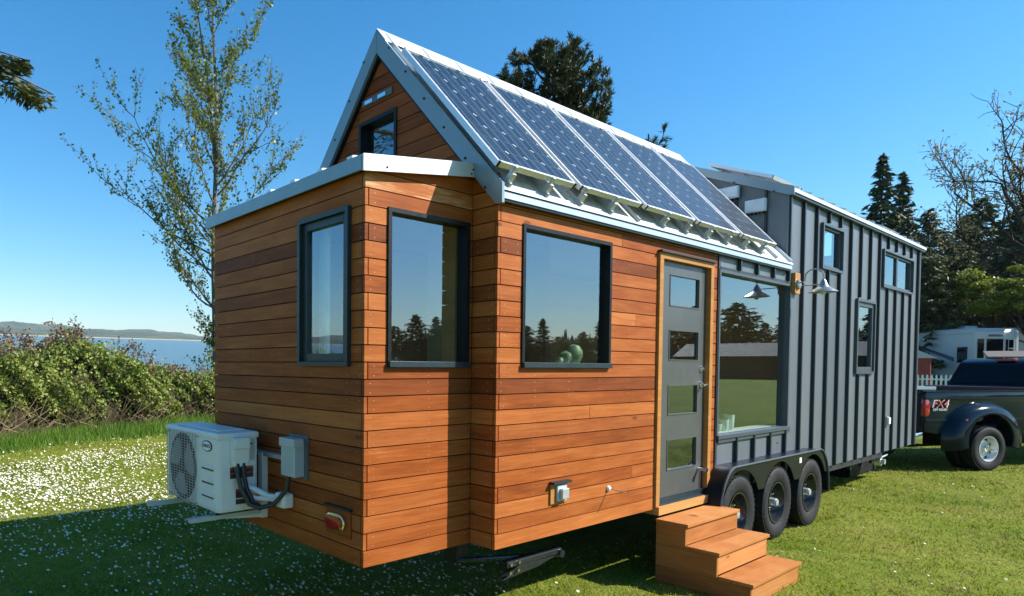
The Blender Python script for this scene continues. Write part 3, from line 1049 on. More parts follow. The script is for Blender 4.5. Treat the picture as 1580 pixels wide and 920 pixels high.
# tail light on the end wall
mb = HB(); mb.box(XA - 0.012, XA - 0.002, 0.345, 0.615, 0.155, 0.33); tlp = mb.build('tail_light_block', 'cedar', house); tlp.color = (.42, .2, 0, 1)
HB().box(XA - 0.03, XA - 0.002, 0.335, 0.625, 0.331, 0.345).build('drip_cap', 'chassis', tlp)
def oval_prism(mb, x0, x1, cy, cz, hw, hh, seg=10):
    pts = []
    for i in range(seg + 1):
        a = -math.pi / 2 + math.pi * i / seg
        pts.append((cy + hw - hh + hh * math.cos(a), cz + hh * math.sin(a)))
    for i in range(seg + 1):
        a = math.pi / 2 + math.pi * i / seg
        pts.append((cy - hw + hh + hh * math.cos(a), cz + hh * math.sin(a)))
    return mb.prism(pts, 'x', x0, x1)
oval_prism(HB(), XA - 0.034, XA - 0.0125, 0.49, 0.243, 0.105, 0.055).build('tail_light_bezel', 'chrome', tlp, True, bevel=0.004)
oval_prism(HB(), XA - 0.046, XA - 0.0345, 0.497, 0.243, 0.090, 0.042).build('tail_light_lens', 'lens_red', tlp, True, bevel=0.004)

# ---- running gear
FX0, FX1, FY = 2.98, 5.94, -0.17
fend = MB((0, 0, 0))
WX, WR = (3.46, 4.43, 5.40), 0.392
ztop = 0.885
def fender_line(x):
    """height of the fender's lower edge at x"""
    z = 0.60
    for w in WX:
        t = abs(x - w)
        if t < 0.46: z = max(z, WR + math.sqrt(max(0.46 ** 2 - t * t, 0)) * 0.98)
    return min(z, ztop - 0.035)
xs = np.linspace(FX0, FX1, 120)
def fender_top(x):
    e = min(x - FX0, FX1 - x)
    return ztop if e > 0.34 else ztop - 0.0 - 0.52 * (1 - math.sqrt(max(0, 1 - (1 - e / 0.34) ** 2)))
face_v = []; face_f = []
for x in xs:
    t = fender_top(x); b = min(fender_line(x), t - 0.004)
    if min(x - FX0, FX1 - x) < 0.02: b = 0.36
    face_v += [(x, FY, t), (x, FY, b), (x, FY + 0.012, b), (x, 0.0, t), (x, 0.0, t - 0.008), (x, FY + 0.012, t - 0.008)]
for i in range(len(xs) - 1):
    a, b = i * 6, (i + 1) * 6
    face_f += [(a, a + 1, b + 1, b), (a, b, b + 3, a + 3), (a + 1, a + 2, b + 2, b + 1), (a + 2, a + 5, b + 5, b + 2), (a + 5, a + 4, b + 4, b + 5)]
fo = MB().add(face_v, face_f).build('fender', 'fender_black', house, True)
lip = [(x, FY - 0.006, fender_top(x)) for x in xs]
MB().tube(lip, 0.011, 8).build('fender_lip', 'grey_frame', fo, True)
MB().box(4.98, 5.04, FY - 0.0015, FY - 0.0005, 0.775, 0.835).build('fender_sticker', 'label_white', fo)
mb = MB(); mb.box(FX0, FX1, 0.02, 0.08, 0.5, 0.9)
mb.build('wheel_well', 'chassis', house)


def tyre_profile(r, w):
    rim = r * 0.56
    return [(rim, w * 0.36), (rim + 0.02, w * 0.44), (r * 0.80, w * 0.52), (r * 0.90, w * 0.495), (r * 0.955, w * 0.45), (r * 0.985, w * 0.38), (r * 0.995, w * 0.2),
            (r * 0.995, -w * 0.2), (r * 0.985, -w * 0.38), (r * 0.955, -w * 0.45), (r * 0.90, -w * 0.495), (r * 0.80, -w * 0.52), (rim + 0.02, -w * 0.44), (rim, -w * 0.36)]


def wheel(parent, c, r, w, rimmat, style, side=-1, treads=True):
    """side -1: the outer face looks to -y"""
    t = MB().lathe(tyre_profile(r, w), c, 'y', 48).build('tyre', 'rubber', parent, True)
    mb = MB()
    if treads:
        for i in range(44):
            a = 2 * math.pi * i / 44
            for row, (y0, y1) in enumerate(((-0.46, -0.30), (-0.25, -0.06), (0.02, 0.22), (0.28, 0.46))):
                aa = a + (0.5 if row % 2 else 0) * 2 * math.pi / 44
                r0 = r * (0.965 if row in (0, 3) else 0.985); r1 = r * (0.985 if row in (0, 3) else 1.0) + 0.004
                da = 0.052
                vs = []
                for rr_, yy in ((r0, y0), (r0, y1), (r1, y1), (r1, y0)):
                    for s in (-1, 1):
                        vs.append((c[0] + rr_ * math.cos(aa + s * da), c[1] + yy * w, c[2] + rr_ * math.sin(aa + s * da)))
                mb.add(vs, [(0, 1, 3, 2), (2, 3, 5, 4), (4, 5, 7, 6), (6, 7, 1, 0), (0, 2, 4, 6), (1, 7, 5, 3)])
        tag(mb.build('tread_blocks', 'rubber', t), kind='stuff')
    rim = r * 0.565
    s = side
    mb = MB()
    mb.lathe([(rim, s * w * 0.38), (rim * 1.02, s * w * 0.46), (rim * 0.95, s * w * 0.45), (rim * 0.90, s * w * 0.30), (rim * 0.86, s * w * 0.05),
              (rim * 0.80, -s * w * 0.02), (rim * 0.62, s * w * 0.08), (rim * 0.42, s * w * 0.12), (rim * 0.36, s * w * 0.10), (0.0, s * w * 0.10)], c, 'y', 40)
    mb.build('rim', rimmat, t, True)
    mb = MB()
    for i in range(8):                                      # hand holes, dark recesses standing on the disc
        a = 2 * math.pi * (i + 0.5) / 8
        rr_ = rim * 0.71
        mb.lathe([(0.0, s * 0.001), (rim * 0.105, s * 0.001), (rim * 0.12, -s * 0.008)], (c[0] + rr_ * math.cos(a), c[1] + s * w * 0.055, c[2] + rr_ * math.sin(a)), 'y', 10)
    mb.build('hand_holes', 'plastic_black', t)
    mb = MB()
    mb.tube([(c[0], c[1] + s * w * 0.08, c[2]), (c[0], c[1] + s * w * 0.42, c[2])], rim * (0.20 if style == 'trailer' else 0.26), 16)
    mb.tube([(c[0], c[1] + s * w * 0.42, c[2]), (c[0], c[1] + s * w * 0.47, c[2])], rim * 0.16, 16)
    mb.build('hub_cap', 'galv' if style == 'trailer' else 'chrome', t, True, bevel=0.002)
    for i in range(6 if style == 'trailer' else 8):
        a = 2 * math.pi * i / (6 if style == 'trailer' else 8)
        rr_ = rim * 0.43
        p = (c[0] + rr_ * math.cos(a), c[1], c[2] + rr_ * math.sin(a))
        MB().tube([(p[0], p[1] + s * w * 0.09, p[2]), (p[0], p[1] + s * w * 0.22, p[2])], rim * 0.055, 6).build('lug_nut', 'chrome', t)
    return t


for x in WX:
    wheel(house, (x, -0.045, WR), WR, 0.225, 'wheel_steel', 'trailer')
    wheel(house, (x, YW + 0.045, WR), WR, 0.225, 'wheel_steel', 'trailer', side=1, treads=False)
mb = MB()
for y in (0.55, YW - 0.62): mb.box(0.3, XE + 0.1, y, y + 0.07, 0.46, 0.585)
for x in np.arange(0.9, 10.6, 0.8): mb.box(x, x + 0.05, 0.30, YW - 0.30, 0.50, 0.58)
mb.box(XA + 0.05, 0.05, YA + 0.05, YL - 0.05, 0.588, 0.599); mb.box(0.05, XE - 0.02, 0.04, YW - 0.05, 0.588, 0.599)
mb.build('chassis_frame', 'chassis', house)
mb = MB()
for x in WX: mb.tube([(x, 0.1, WR), (x, YW - 0.1, WR)], 0.04, 10)
mb.build('axles', 'chassis', house)
# tongue to the hitch of the truck
mb = MB()
mb.tube([(XE, 0.5, 0.50), (11.75, 1.12, 0.50)], 0.05, 6); mb.tube([(XE, 2.0, 0.50), (11.75, 1.2, 0.50)], 0.05, 6)
mb.box(11.7, 11.95, 1.08, 1.24, 0.46, 0.56)
mb.build('tongue', 'chassis', house)
MB().box(6.5, 8.9, 0.012, 0.06, 0.50, 0.585).build('sill_rail', 'chassis', house)
mb = MB()
for x in (7.6, 8.1, 8.6): mb.box(x, x + 0.05, 0.06, 0.1, 0.42, 0.5)
mb.build('stake_pockets', 'chassis', house)
mb = MB(); mb.tube([(9.15, 0.16, 0.40), (9.15, 0.08, 0.40)], 0.07, 14); mb.tube([(9.15, 0.08, 0.40), (9.15, 0.03, 0.40)], 0.04, 12); mb.tube([(9.2, 0.1, 0.46), (9.5, 0.1, 0.48)], 0.02, 8)
mb.build('valve', 'galv', house, True)
# scissor jack at the corner
jk = MB(); jk.box(0.10, 0.22, 0.45, 0.58, 0.38, 0.585)
jk = jk.build('stabilizer_jack', 'chassis', house)
mb = MB(); mb.tube([(0.12, 0.46, 0.40), (0.92, 0.16, 0.375)], 0.02, 8); mb.build('jack_screw', 'wheel_steel', jk, True)
mb = MB(); mb.box(0.30, 0.95, 0.13, 0.20, 0.385, 0.43); mb.build('jack_arm', 'wheel_steel', jk, bevel=0.008)
mb = MB(); mb.prism([(0.25, 0.30), (0.66, 0.33), (0.90, 0.375), (0.45, 0.385)], 'y', 0.14, 0.19); mb.build('jack_arm', 'wheel_steel', jk, bevel=0.006)
for x, z in ((0.33, 0.41), (0.42, 0.415), (0.32, 0.35), (0.41, 0.355)):
    MB().tube([(x, 0.13, z), (x, 0.118, z)], 0.013, 8).build('bolt', 'chrome', jk)
MB().lathe([(0.0, -0.02), (0.03, -0.02), (0.03, 0.03)], (0.93, 0.13, 0.39), 'y', 14).build('jack_end', 'wheel_steel', jk, True)

# ================================================================== things on and around the house
# ---- solar panels
SLOPE = math.atan(m_roof)


def solar(i, x0, w, e, r, rows, cols, off, label, group):
    """panel lying off a roof plane given by points e,r=(y,z): lower and upper panel edge"""
    E_ = Vector((x0, e[0], e[1] + Z0)); R_ = Vector((x0, r[0], r[1] + Z0))
    d = (R_ - E_); L = d.length; d.normalize()
    X = Vector((1, 0, 0)); N = X.cross(d)
    root = thing('solar_panel', label, 'solar panel', (0, 0, 0), 0, group)
    M = Matrix(((X.x, d.x, N.x, E_.x), (X.y, d.y, N.y, E_.y), (X.z, d.z, N.z, E_.z), (0, 0, 0, 1)))
    root.matrix_world = M
    t, b = 0.022, 0.035
    for q in ((0, t, 0, L), (w - t, w, 0, L), (t, w - t, 0, t), (t, w - t, L - t, L)):
        MB().box(q[0], q[1], q[2], q[3], -b, 0.004).build('frame_rail', 'aluminium', root)
    MB().box(t, w - t, t, L - t, -0.010, -0.004).build('backsheet', 'backsheet', root)
    for cx in (0.004, w - 0.024):
        for cy in (-0.0015, L - 0.0105):
            MB().box(cx, cx + 0.02, cy, cy + 0.012, -b + 0.001, 0.006).build('corner_cap', 'plastic_black', root)
    cw, ch = (w - 2 * t - 0.02) / cols, (L - 2 * t - 0.02) / rows
    k = 0.015; a, c = cw / 2 - 0.0034, ch / 2 - 0.0034
    me = mesh_np('solar_cell', [(-a + k, -c, 0), (a - k, -c, 0), (a, -c + k, 0), (a, c - k, 0), (a - k, c, 0), (-a + k, c, 0), (-a, c - k, 0), (-a, -c + k, 0)], [tuple(range(8))])
    me.materials.append(MT['solar_cell'])
    for ix in range(cols):
        for iy in range(rows):
            o = link('solar_cell', me, None, root)
            o.location = (t + 0.01 + cw * (ix + 0.5), t + 0.01 + ch * (iy + 0.5), -0.002)
    return root, L


clamp_x = []
for i in range(5):
    x0 = -0.135 + 0.912 * i
    lab = ['solar panel nearest the cedar gable, first of the row of five', 'second solar panel from the cedar gable', 'middle one of the five solar panels on the steep roof',
           'second solar panel from the dark tall wall', 'solar panel at the end of the row beside the dark tall wall'][i]
    e = (-0.112, 2.562); r = (0.82, 2.562 + 0.932 * m_roof)
    root, L = solar(i, x0, 0.852, e, r, 9, 4, 0.09, lab, 'solar panels on the steep roof')
    for cx in [q for q in rr if x0 + 0.05 < q < x0 + 0.82]:
        for yy in (-0.012, L - 0.02):
            mb = MB()
            mb.box(cx - x0 - 0.02, cx - x0 + 0.02, yy - 0.03, yy + 0.01, -0.098, -0.036)
            mb.box(cx - x0 - 0.012, cx - x0 + 0.012, yy - 0.0135, yy + 0.004, -0.0359, 0.008)
            mb.build('clamp', 'galv', root)
def tallroof(y): return 3.275 + (y + 0.075) * (0.56 / 1.325)
for x0, lab in ((5.0, 'solar panel lying on the low roof of the tall part'), (9.2, 'solar panel at the far front end of the low roof')):
    solar(0, x0, 0.90, (0.18, tallroof(0.18) + 0.10), (0.92, tallroof(0.92) + 0.11), 5, 4, 0, lab, 'solar panels on the low roof')
    root = [o for o in COL.objects if o.name.startswith('solar_panel') and o.parent is None][-1]
    for cx in (0.1, 0.75):
        for cy in (0.1, 0.65): MB().box(cx, cx + 0.03, cy, cy + 0.03, -0.11, -0.036).build('clamp', 'galv', root)

# ---- inverter boxes on the dark rear face of the tall part
for y0, y1, z0, z1, lab in ((0.20, 0.43, 3.065, 3.215, 'pale grey inverter box lower on the dark metal gable'), (0.50, 0.73, 3.275, 3.42, 'pale grey inverter box higher on the dark metal gable')):
    t = thing('inverter_box', lab, 'junction box', (XT - 0.05, (y0 + y1) / 2, z0 + Z0), 0, 'inverter boxes above the roof')
    c = MB((-(XT - 0.05), -(y0 + y1) / 2, -z0))
    c.box(XT - 0.10, XT - 0.0505, y0, y1, z0, z1); c.build('box_body', 'inverter', t, bevel=0.012)
    c = MB((-(XT - 0.05), -(y0 + y1) / 2, -z0)); c.box(XT - 0.11, XT - 0.1005, y0 + 0.012, y1 - 0.012, z0 + 0.012, z1 - 0.012); c.build('box_lid', 'inverter', t, bevel=0.004)
    for i in range(5):
        yy = y0 + 0.03 + i * 0.042
        MB((-(XT - 0.05), -(y0 + y1) / 2, -z0)).tube([(XT - 0.07, yy, z0 + 0.002), (XT - 0.07, yy, z0 - 0.028)], 0.009, 8).build('cable_gland', 'plastic_black', t)

# ---- barn lamp on a cedar block
lamp = thing('wall_lamp', 'galvanized gooseneck barn lamp on a cedar block', 'wall lamp', (5.17, -0.04, 2.1 + Z0))
LB = lambda: MB((-5.17, 0.04, -2.1))
o = LB().box(5.09, 5.24, -0.045, -0.0005 - 0.0, 2.11, 2.345).build('mounting_block', 'trimwood', lamp); o.color = (.7, .1, 0, 1)
LB().lathe([(0.0, -0.022), (0.05, -0.022), (0.058, -0.01), (0.058, 0)], (5.165, -0.046, 2.215), 'y', 20).build('backplate', 'lamp_metal', lamp, True)
ly = -0.30
pts = [(5.165, -0.06, 2.235), (5.165, -0.10, 2.235), (5.165, -0.12, 2.255)]
for i in range(9):
    a = math.pi - math.pi * i / 8
    pts.append((5.165, -0.21 - 0.09 * math.cos(a), 2.30 + 0.075 * math.sin(a)))
pts.append((5.165, ly, 2.24))
LB().tube(pts, 0.008, 8).build('gooseneck', 'lamp_metal', lamp, True)
LB().tube([(5.165, -0.06, 2.195), (5.165, -0.28, 2.195)], 0.006, 8).build('brace_rod', 'lamp_metal', lamp, True)
LB().lathe([(0.0, 0.14), (0.018, 0.14), (0.03, 0.115), (0.042, 0.085), (0.05, 0.065), (0.08, 0.045), (0.12, 0.02), (0.142, 0.0), (0.136, 0.002), (0.115, 0.018), (0.08, 0.038), (0.04, 0.05), (0.0, 0.05)], (5.165, ly, 2.105), 'z', 32).build('shade', 'lamp_metal', lamp, True)
LB().lathe([(0.0, -0.035), (0.018, -0.03), (0.028, -0.005), (0.024, 0.02), (0.014, 0.045)], (5.165, ly, 2.105), 'z', 14).build('bulb', 'pipe_white', lamp, True)

# ---- air conditioner
ax0, ax1, ay0, ay1, az0, az1 = -1.395, -1.075, 1.335, 2.29, 0.79, 1.365
ac = thing('air_conditioner', 'white outdoor air conditioner unit hung on the cedar end wall', 'air conditioner', ((ax0 + ax1) / 2, (ay0 + ay1) / 2, az0))
AO = (-(ax0 + ax1) / 2, -(ay0 + ay1) / 2, -az0)
AB = lambda: MB(AO)
AB().box(ax0, ax1, ay0, ay1, az0, az1 - 0.035).build('casing', 'ac_shell', ac, bevel=0.03)
AB().box(ax0 - 0.008, ax1 + 0.006, ay0 - 0.008, ay1 + 0.008, az1 - 0.05, az1).build('lid', 'ac_shell', ac, bevel=0.018)
AB().box(ax0 + 0.05, ax1 - 0.05, ay0 + 0.10, ay1 - 0.10, az1 - 0.001, az1 + 0.012).build('lid_panel', 'ac_shell', ac, bevel=0.01)
fy, fz, fr_ = 1.955, 1.065, 0.252
AB().lathe([(0.0, -0.002), (fr_, -0.002), (fr_ + 0.008, 0.001)], (ax0 - 0.001, fy, fz), 'x', 40).build('fan_opening', 'ac_dark', ac)
for i in range(3):
    a0 = 2 * math.pi * i / 3
    vs = []
    for j in range(7):
        a = a0 + j * 0.23
        for r_, dx in ((0.06, 0.0), (0.225, 0.012 * (j - 3) / 3)):
            vs.append((ax0 - 0.006 + dx * 0.3, fy + r_ * math.cos(a), fz + r_ * math.sin(a)))
    AB().add(vs, [(2 * j, 2 * j + 1, 2 * j + 3, 2 * j + 2) for j in range(6)]).build('fan_blade', 'rv_grey', ac)
AB().lathe([(0.0, -0.01), (0.055, -0.008), (0.06, 0.0)], (ax0 - 0.005, fy, fz), 'x', 20).build('fan_hub', 'ac_dark', ac, True)
g = AB()
for i in range(27):
    z = fz - 0.268 + 0.536 * i / 26
    g.box(ax0 - 0.024, ax0 - 0.020, fy - 0.275, fy + 0.275, z - 0.0016, z + 0.0016)
for i in range(12):
    y = fy - 0.275 + 0.55 * i / 11
    g.box(ax0 - 0.0205, ax0 - 0.0165, y - 0.0018, y + 0.0018, fz - 0.27, fz + 0.27)
for y in (fy - 0.27, fy + 0.27):
    for z in (fz - 0.25, fz + 0.25): g.box(ax0 - 0.02, ax0 + 0.004, y - 0.004, y + 0.004, z - 0.004, z + 0.004)
tag(g.build('grille', 'ac_wire', ac), kind='stuff')
for z in (0.90, 1.00, 1.10):
    AB().box(ax0 - 0.006, ax0 + 0.004, 1.40, 1.60, z, z + 0.024).build('louvre', 'ac_shell', ac, bevel=0.004)
    AB().box(ax0 - 0.0035, ax0 + 0.002, 1.402, 1.598, z - 0.012, z - 0.001).build('louvre_slot', 'ac_dark', ac)
AB().lathe([(0.0, -0.004), (1.0, -0.004), (1.0, 0.0)], (0, 0, 0), 'x', 4)
lg = AB()
pts = [(1.505 + 0.085 * math.cos(2 * math.pi * i / 24), 1.262 + 0.040 * math.sin(2 * math.pi * i / 24)) for i in range(24)]
lg.prism(pts, 'x', ax0 - 0.006, ax0 + 0.002)
lg = lg.build('badge', 'ac_dark', ac)
pts = [(1.505 + 0.077 * math.cos(2 * math.pi * i / 24), 1.262 + 0.033 * math.sin(2 * math.pi * i / 24)) for i in range(24)]
AB().prism(pts, 'x', ax0 - 0.0075, ax0 - 0.006).build('badge_face', 'label_white', lg)
text('badge_lettering', 'LENNOX', 0.036, 'ac_dark', lg, Matrix.Translation((ax0 - 0.0085 + AO[0], 1.505 + AO[1], 1.262 + AO[2])) @ Matrix(((0, 0, -1, 0), (-1, 0, 0, 0), (0, 1, 0, 0), (0, 0, 0, 1))), extrude=0.0008)
# connection end, faces -y
AB().prism([(-1.30, 1.17), (-1.30, 1.27), (-1.29, 1.33), (-1.175, 1.33), (-1.165, 1.27), (-1.165, 1.17), (-1.185, 1.12), (-1.285, 1.12)], 'y', ay0 - 0.05, ay0 + 0.004).build('valve_cover', 'ac_shell', ac, bevel=0.012)
AB().box(-1.295, -1.17, ay0 - 0.062, ay0 - 0.0505, 1.25, 1.33).build('cover_grip', 'ac_shell', ac, bevel=0.01)
AB().box(-1.30, -1.115, ay0 - 0.003, ay0 + 0.002, 1.035, 1.115).build('warning_label', 'label_dark', ac)
for z in (1.10, 1.066): AB().box(-1.297, -1.118, ay0 - 0.0045, ay0 - 0.0031, z, z + 0.010).build('warning_stripe', 'label_red', ac)
AB().box(-1.255, -1.165, ay0 - 0.003, ay0 + 0.002, 0.89, 0.955).build('warning_label', 'label_dark', ac)
AB().box(-1.252, -1.168, ay0 - 0.0045, ay0 - 0.0031, 0.935, 0.95).build('warning_stripe', 'label_red', ac)
AB().box(-1.255, -1.165, ay0 - 0.003, ay0 + 0.002, 0.845, 0.882).build('rating_plate', 'label_dark', ac)
AB().box(-1.155, -1.095, ay0 - 0.003, ay0 + 0.002, 1.125, 1.147).build('serial_label', 'label_white', ac)
AB().box(-1.155, -1.105, ay0 - 0.003, ay0 + 0.002, 1.16, 1.31).build('spec_label', 'galv', ac)
AB().box(-1.15, -1.125, ay0 - 0.0042, ay0 - 0.0032, 1.27, 1.285).build('spec_print', 'label_dark', ac)
AB().prism([(-1.155, 1.318), (-1.115, 1.318), (-1.135, 1.348)], 'y', ay0 - 0.003, ay0 + 0.002).build('hazard_label', 'label_yellow', ac)
AB().tube([(-1.262, ay0 - 0.03, 1.13), (-1.262, ay0 - 0.045, 1.07), (-1.25, ay0 - 0.07, 0.98), (-1.20, ay0 - 0.10, 0.86), (-1.14, ay0 - 0.14, 0.83), (-1.07, ay0 - 0.22, 0.86), (-1.03, 1.0, 0.98), (-1.03, 0.97, 1.085)], 0.017, 10).build('conduit', 'hose_black', ac, True)
AB().tube([(-1.215, ay0 - 0.03, 1.13), (-1.215, ay0 - 0.045, 1.07), (-1.205, ay0 - 0.07, 0.97), (-1.16, ay0 - 0.09, 0.86), (-1.10, ay0 - 0.06, 0.83)], 0.017, 10).build('conduit', 'hose_black', ac, True)
for x in (-1.262, -1.215): AB().tube([(x, ay0 - 0.03, 1.145), (x, ay0 - 0.04, 1.09)], 0.023, 10).build('conduit_collar', 'hose_black', ac, True)
AB().tube([(-1.20, ay0 - 0.02, 0.97), (-1.14, ay0 - 0.06, 0.955), (-1.05, 1.22, 0.90), (-0.99, 1.15, 0.895)], 0.022, 10).build('line_set', 'pipe_white', ac, True)
AB().tube([(-1.19, ay0 - 0.01, 0.90), (-1.12, ay0 - 0.05, 0.885), (-1.05, 1.22, 0.88), (-0.99, 1.15, 0.88)], 0.018, 10).build('line_set', 'pipe_white', ac, True)
AB().box(-1.04, XA - 0.002, 1.03, 1.16, 0.835, 0.94).build('line_cover', 'pipe_white', ac, bevel=0.02)
for y in (1.44, 2.16):
    bk = AB().box(-1.0, XA - 0.002, y - 0.03, y + 0.03, 0.70, 1.19).build('bracket_post', 'ac_shell', ac)
    AB().box(-1.56 if y < 2 else -1.60, -1.001, y - 0.025, y + 0.025, 0.735, 0.765).build('bracket_arm', 'box_grey', ac)
    AB().prism([(-1.0, 0.70), (-1.0, 0.735), (-1.35, 0.735)], 'y', y - 0.004, y + 0.004).build('bracket_gusset', 'ac_shell', ac)
    for x in (-1.34, -1.12): AB().tube([(x, y, 0.765), (x, y, 0.79)], 0.02, 10).build('rubber_foot', 'rubber', ac)
AB().box(-0.995, XA - 0.004, 0.98, 2.3, 1.17, 1.20).build('bracket_rail', 'galv', ac)

eb = thing('disconnect_box', 'small grey electrical disconnect box beside the air conditioner', 'electrical box', (-1.0, 0.95, 1.08))
EB = lambda: MB((1.0, -0.95, -1.08))
EB().box(-1.05, XA - 0.018, 0.87, 1.05, 1.08, 1.33).build('box_body', 'box_grey', eb, bevel=0.006)
EB().box(-1.062, XA - 0.03, 0.862, 1.058, 1.285, 1.345).build('box_hood', 'box_grey', eb, bevel=0.005)
EB().box(XA - 0.017, XA - 0.002, 0.84, 1.075, 1.06, 1.365).build('mounting_board', 'cabinet', eb)

# ---- wooden steps
st = thing('wooden_steps', 'three tread wooden steps below the grey door', 'steps', (2.53, -0.45, 0))
SB = lambda: MB((-2.53, 0.45, 0))
def sboard(mb, name, t, par=st, red=0.1):
    o = mb.build(name, 'stepwood', par, bevel=0.003); o.color = (t, red, 0.1, 1); return o
TR = [(0.54, -0.055, -0.335), (0.36, -0.32, -0.59), (0.172, -0.58, -0.845)]      # top height, back, front
for i, (z, yb, yf) in enumerate(TR):
    ym = yb + (yf - yb) * (0.40 if i else 0.0)
    if i: sboard(SB().box(2.03, 3.03, ym + 0.0015, yb + 0.0, z - 0.028, z), 'tread', 0.50, red=0.3)
    sboard(SB().box(2.03, 3.03, yf, ym - 0.0015, z - 0.028, z), 'tread', 0.66 - 0.05 * i)
    zr = TR[i + 1][0] if i < 2 else 0.0
    sboard(SB().box(2.055, 3.005, yf + 0.02, yf + 0.042, zr + 0.001, z - 0.029), 'riser', (0.5, 0.74, 0.6)[i], red=(0.35, 0.0, 0.15)[i])
for xs0, nm in ((2.0555 - 0.022, 'side'), (3.0045, 'side')):
    x1 = xs0 + 0.0215
    yf3 = TR[2][2] + 0.02
    sboard(SB().box(xs0, x1, yf3, -0.06, 0.0, 0.142), 'side_board', 0.30, red=0.3)
    sboard(SB().box(xs0, x1, TR[1][2] + 0.02, -0.06, 0.1435, 0.330), 'side_board', 0.46)
    sboard(SB().box(xs0, x1, TR[0][2] + 0.02, -0.06, 0.3315, 0.511), 'side_board', 0.44)

for i, (z, yb, yf) in enumerate(TR):
    for x_ in (2.06, 2.53, 3.0):
        for t_ in (0.2, 0.55, 0.85):
            SB().lathe([(0.0, 0.0012), (0.0045, 0.001), (0.0045, 0.0)], (x_ + random.uniform(-.006, .006), yb + (yf - yb) * t_, z), 'z', 6).build('screw', 'chassis', st)

# ---- plants and ornaments on the sills
def pot(loc, r, h, label, style, cat='potted plant', group=None):
    t = thing('potted_plant', label, cat, loc, 0, group)
    MB().lathe([(0.0, 0.0), (r * 0.8, 0.0), (r * 0.9, h * 0.1), (r, h), (r * 0.88, h), (r * 0.86, h * 0.8), (0, h * 0.8)], (0, 0, 0), 'z', 20).build('pot', 'pot_white' if style != 'big' else 'cabinet', t, True)
    rg = np.random.default_rng(int(abs(loc[0]) * 1000) % 999)
    vs = []; fs = []
    n = 60 if style != 'big' else 130
    for i in range(n):
        a = rg.uniform(0, 2 * math.pi); el = rg.uniform(0.3, 1.5); ln = rg.uniform(0.5, 1.2) * (r * 0.9 if style != 'big' else r * 2.4)
        d = Vector((math.cos(a) * math.cos(el), math.sin(a) * math.cos(el), math.sin(el)))
        s = d.orthogonal().normalized() * ln * (0.14 if style != 'big' else 0.22)
        b = Vector((0, 0, h * 0.85)) + Vector((d.x, d.y, 0)) * r * 0.3
        m = b + d * ln * 0.55
        k = len(vs)
        vs += [tuple(b), tuple(m + s), tuple(b + d * ln), tuple(m - s)]
        fs.append((k, k + 1, k + 2, k + 3))
    me = mesh_np('leaves', vs, fs)
    link('leaves', me, 'succulent', t)
    return t


sz = 0.545 + 0.03 + Z0 + 0.006
for i, (x, h, r, lab) in enumerate(((3.66, 0.085, 0.055, 'small white pot with spiky succulent inside the large window'), (3.83, 0.12, 0.05, 'middle white pot of succulents inside the large window'),
                                    (3.955, 0.165, 0.055, 'tallest white pot of succulents inside the large window'))):
    pot((x, 0.17, sz), r, h, lab, 'small', group='white pots on the sill')
MB().box(XS + 0.05, 5.05, 0.112, 0.25, sz - 0.03 - Z0 + Z0, sz).build('interior_sill', 'interior_white', house)
MB().box(0.26, 1.36, 0.112, 0.26, 1.245 + Z0, 1.27 + Z0).build('interior_sill', 'interior_white', house)
pot((2.5, 0.42, Z0 + 0.62), 0.10, 0.17, 'dark pot with leafy plant behind the third door pane', 'big')
MB().box(2.25, 2.85, 0.28, 0.6, Z0 + 0.061, Z0 + 0.62).build('interior_stand', 'cabinet', house)
sq = thing('cactus_ornament', 'round green cactus inside the picture window', 'ornament', (1.05, 0.185, 1.27 + Z0))
MB().lathe([(0.0, 0.0), (0.05, 0.01), (0.075, 0.07), (0.072, 0.11), (0.045, 0.15), (0.0, 0.16)], (0.09, 0, 0), 'z', 18).build('lobe', 'ceramic_green', sq, True)
MB().lathe([(0.0, 0.0), (0.03, 0.01), (0.05, 0.05), (0.045, 0.085), (0.0, 0.11)], (-0.03, -0.01, 0), 'z', 16).build('lobe', 'ceramic_green', sq, True)
MB().lathe([(0.0, 0.0), (0.02, 0.01), (0.03, 0.03), (0.02, 0.05), (0.0, 0.055)], (-0.10, -0.01, 0), 'z', 14).build('lobe', 'ceramic_green', sq, True)
fg = thing('figurine', 'small white figurine at the near corner of the picture window', 'figurine', (0.335, 0.19, 1.27 + Z0))
MB().lathe([(0.0, 0.0), (0.035, 0.0), (0.04, 0.04), (0.03, 0.10), (0.016, 0.13), (0.02, 0.16), (0.012, 0.19), (0.0, 0.2)], (0, 0, 0), 'z', 14).build('body', 'pot_white', fg, True)
for i, (x, y) in enumerate(((3.95, 0.95), (0.45, 1.05))):
    pl = thing('pendant_bulb', ['bare filament bulb hanging inside the large window', 'bare filament bulb hanging inside the rear bay'][i], 'pendant lamp', (x, y, 2.15 if i == 0 else 2.05))
    MB().tube([(0, 0, 0.14), (0, 0, 2.44 + Z0 - pl.location.z)], 0.004, 6).build('cord', 'plastic_black', pl)
    MB().lathe([(0.0, 0.0), (0.012, 0.004), (0.016, 0.03), (0.016, 0.08), (0.008, 0.10), (0.0, 0.10)], (0, 0, 0), 'z', 10).build('filament', 'filament', pl, True)
    MB().tube([(0, 0, 0.10), (0, 0, 0.145)], 0.014, 10).build('socket', 'plastic_black', pl)
cu = thing('curtain', 'white curtain hanging inside the casement window', 'curtain', (XA + 0.16, 0.85, 1.25 + Z0))
v = []; f = []
for i in range(21):
    y = -0.02 + 0.13 * i / 20
    x = 0.012 * math.sin(i * 1.3)
    v += [(x, y, 0.0), (x, y, 1.0)]
for i in range(20): f.append((2 * i, 2 * i + 2, 2 * i + 3, 2 * i + 1))
link('cloth', mesh_np('cloth', v, f, True), 'curtain', cu)

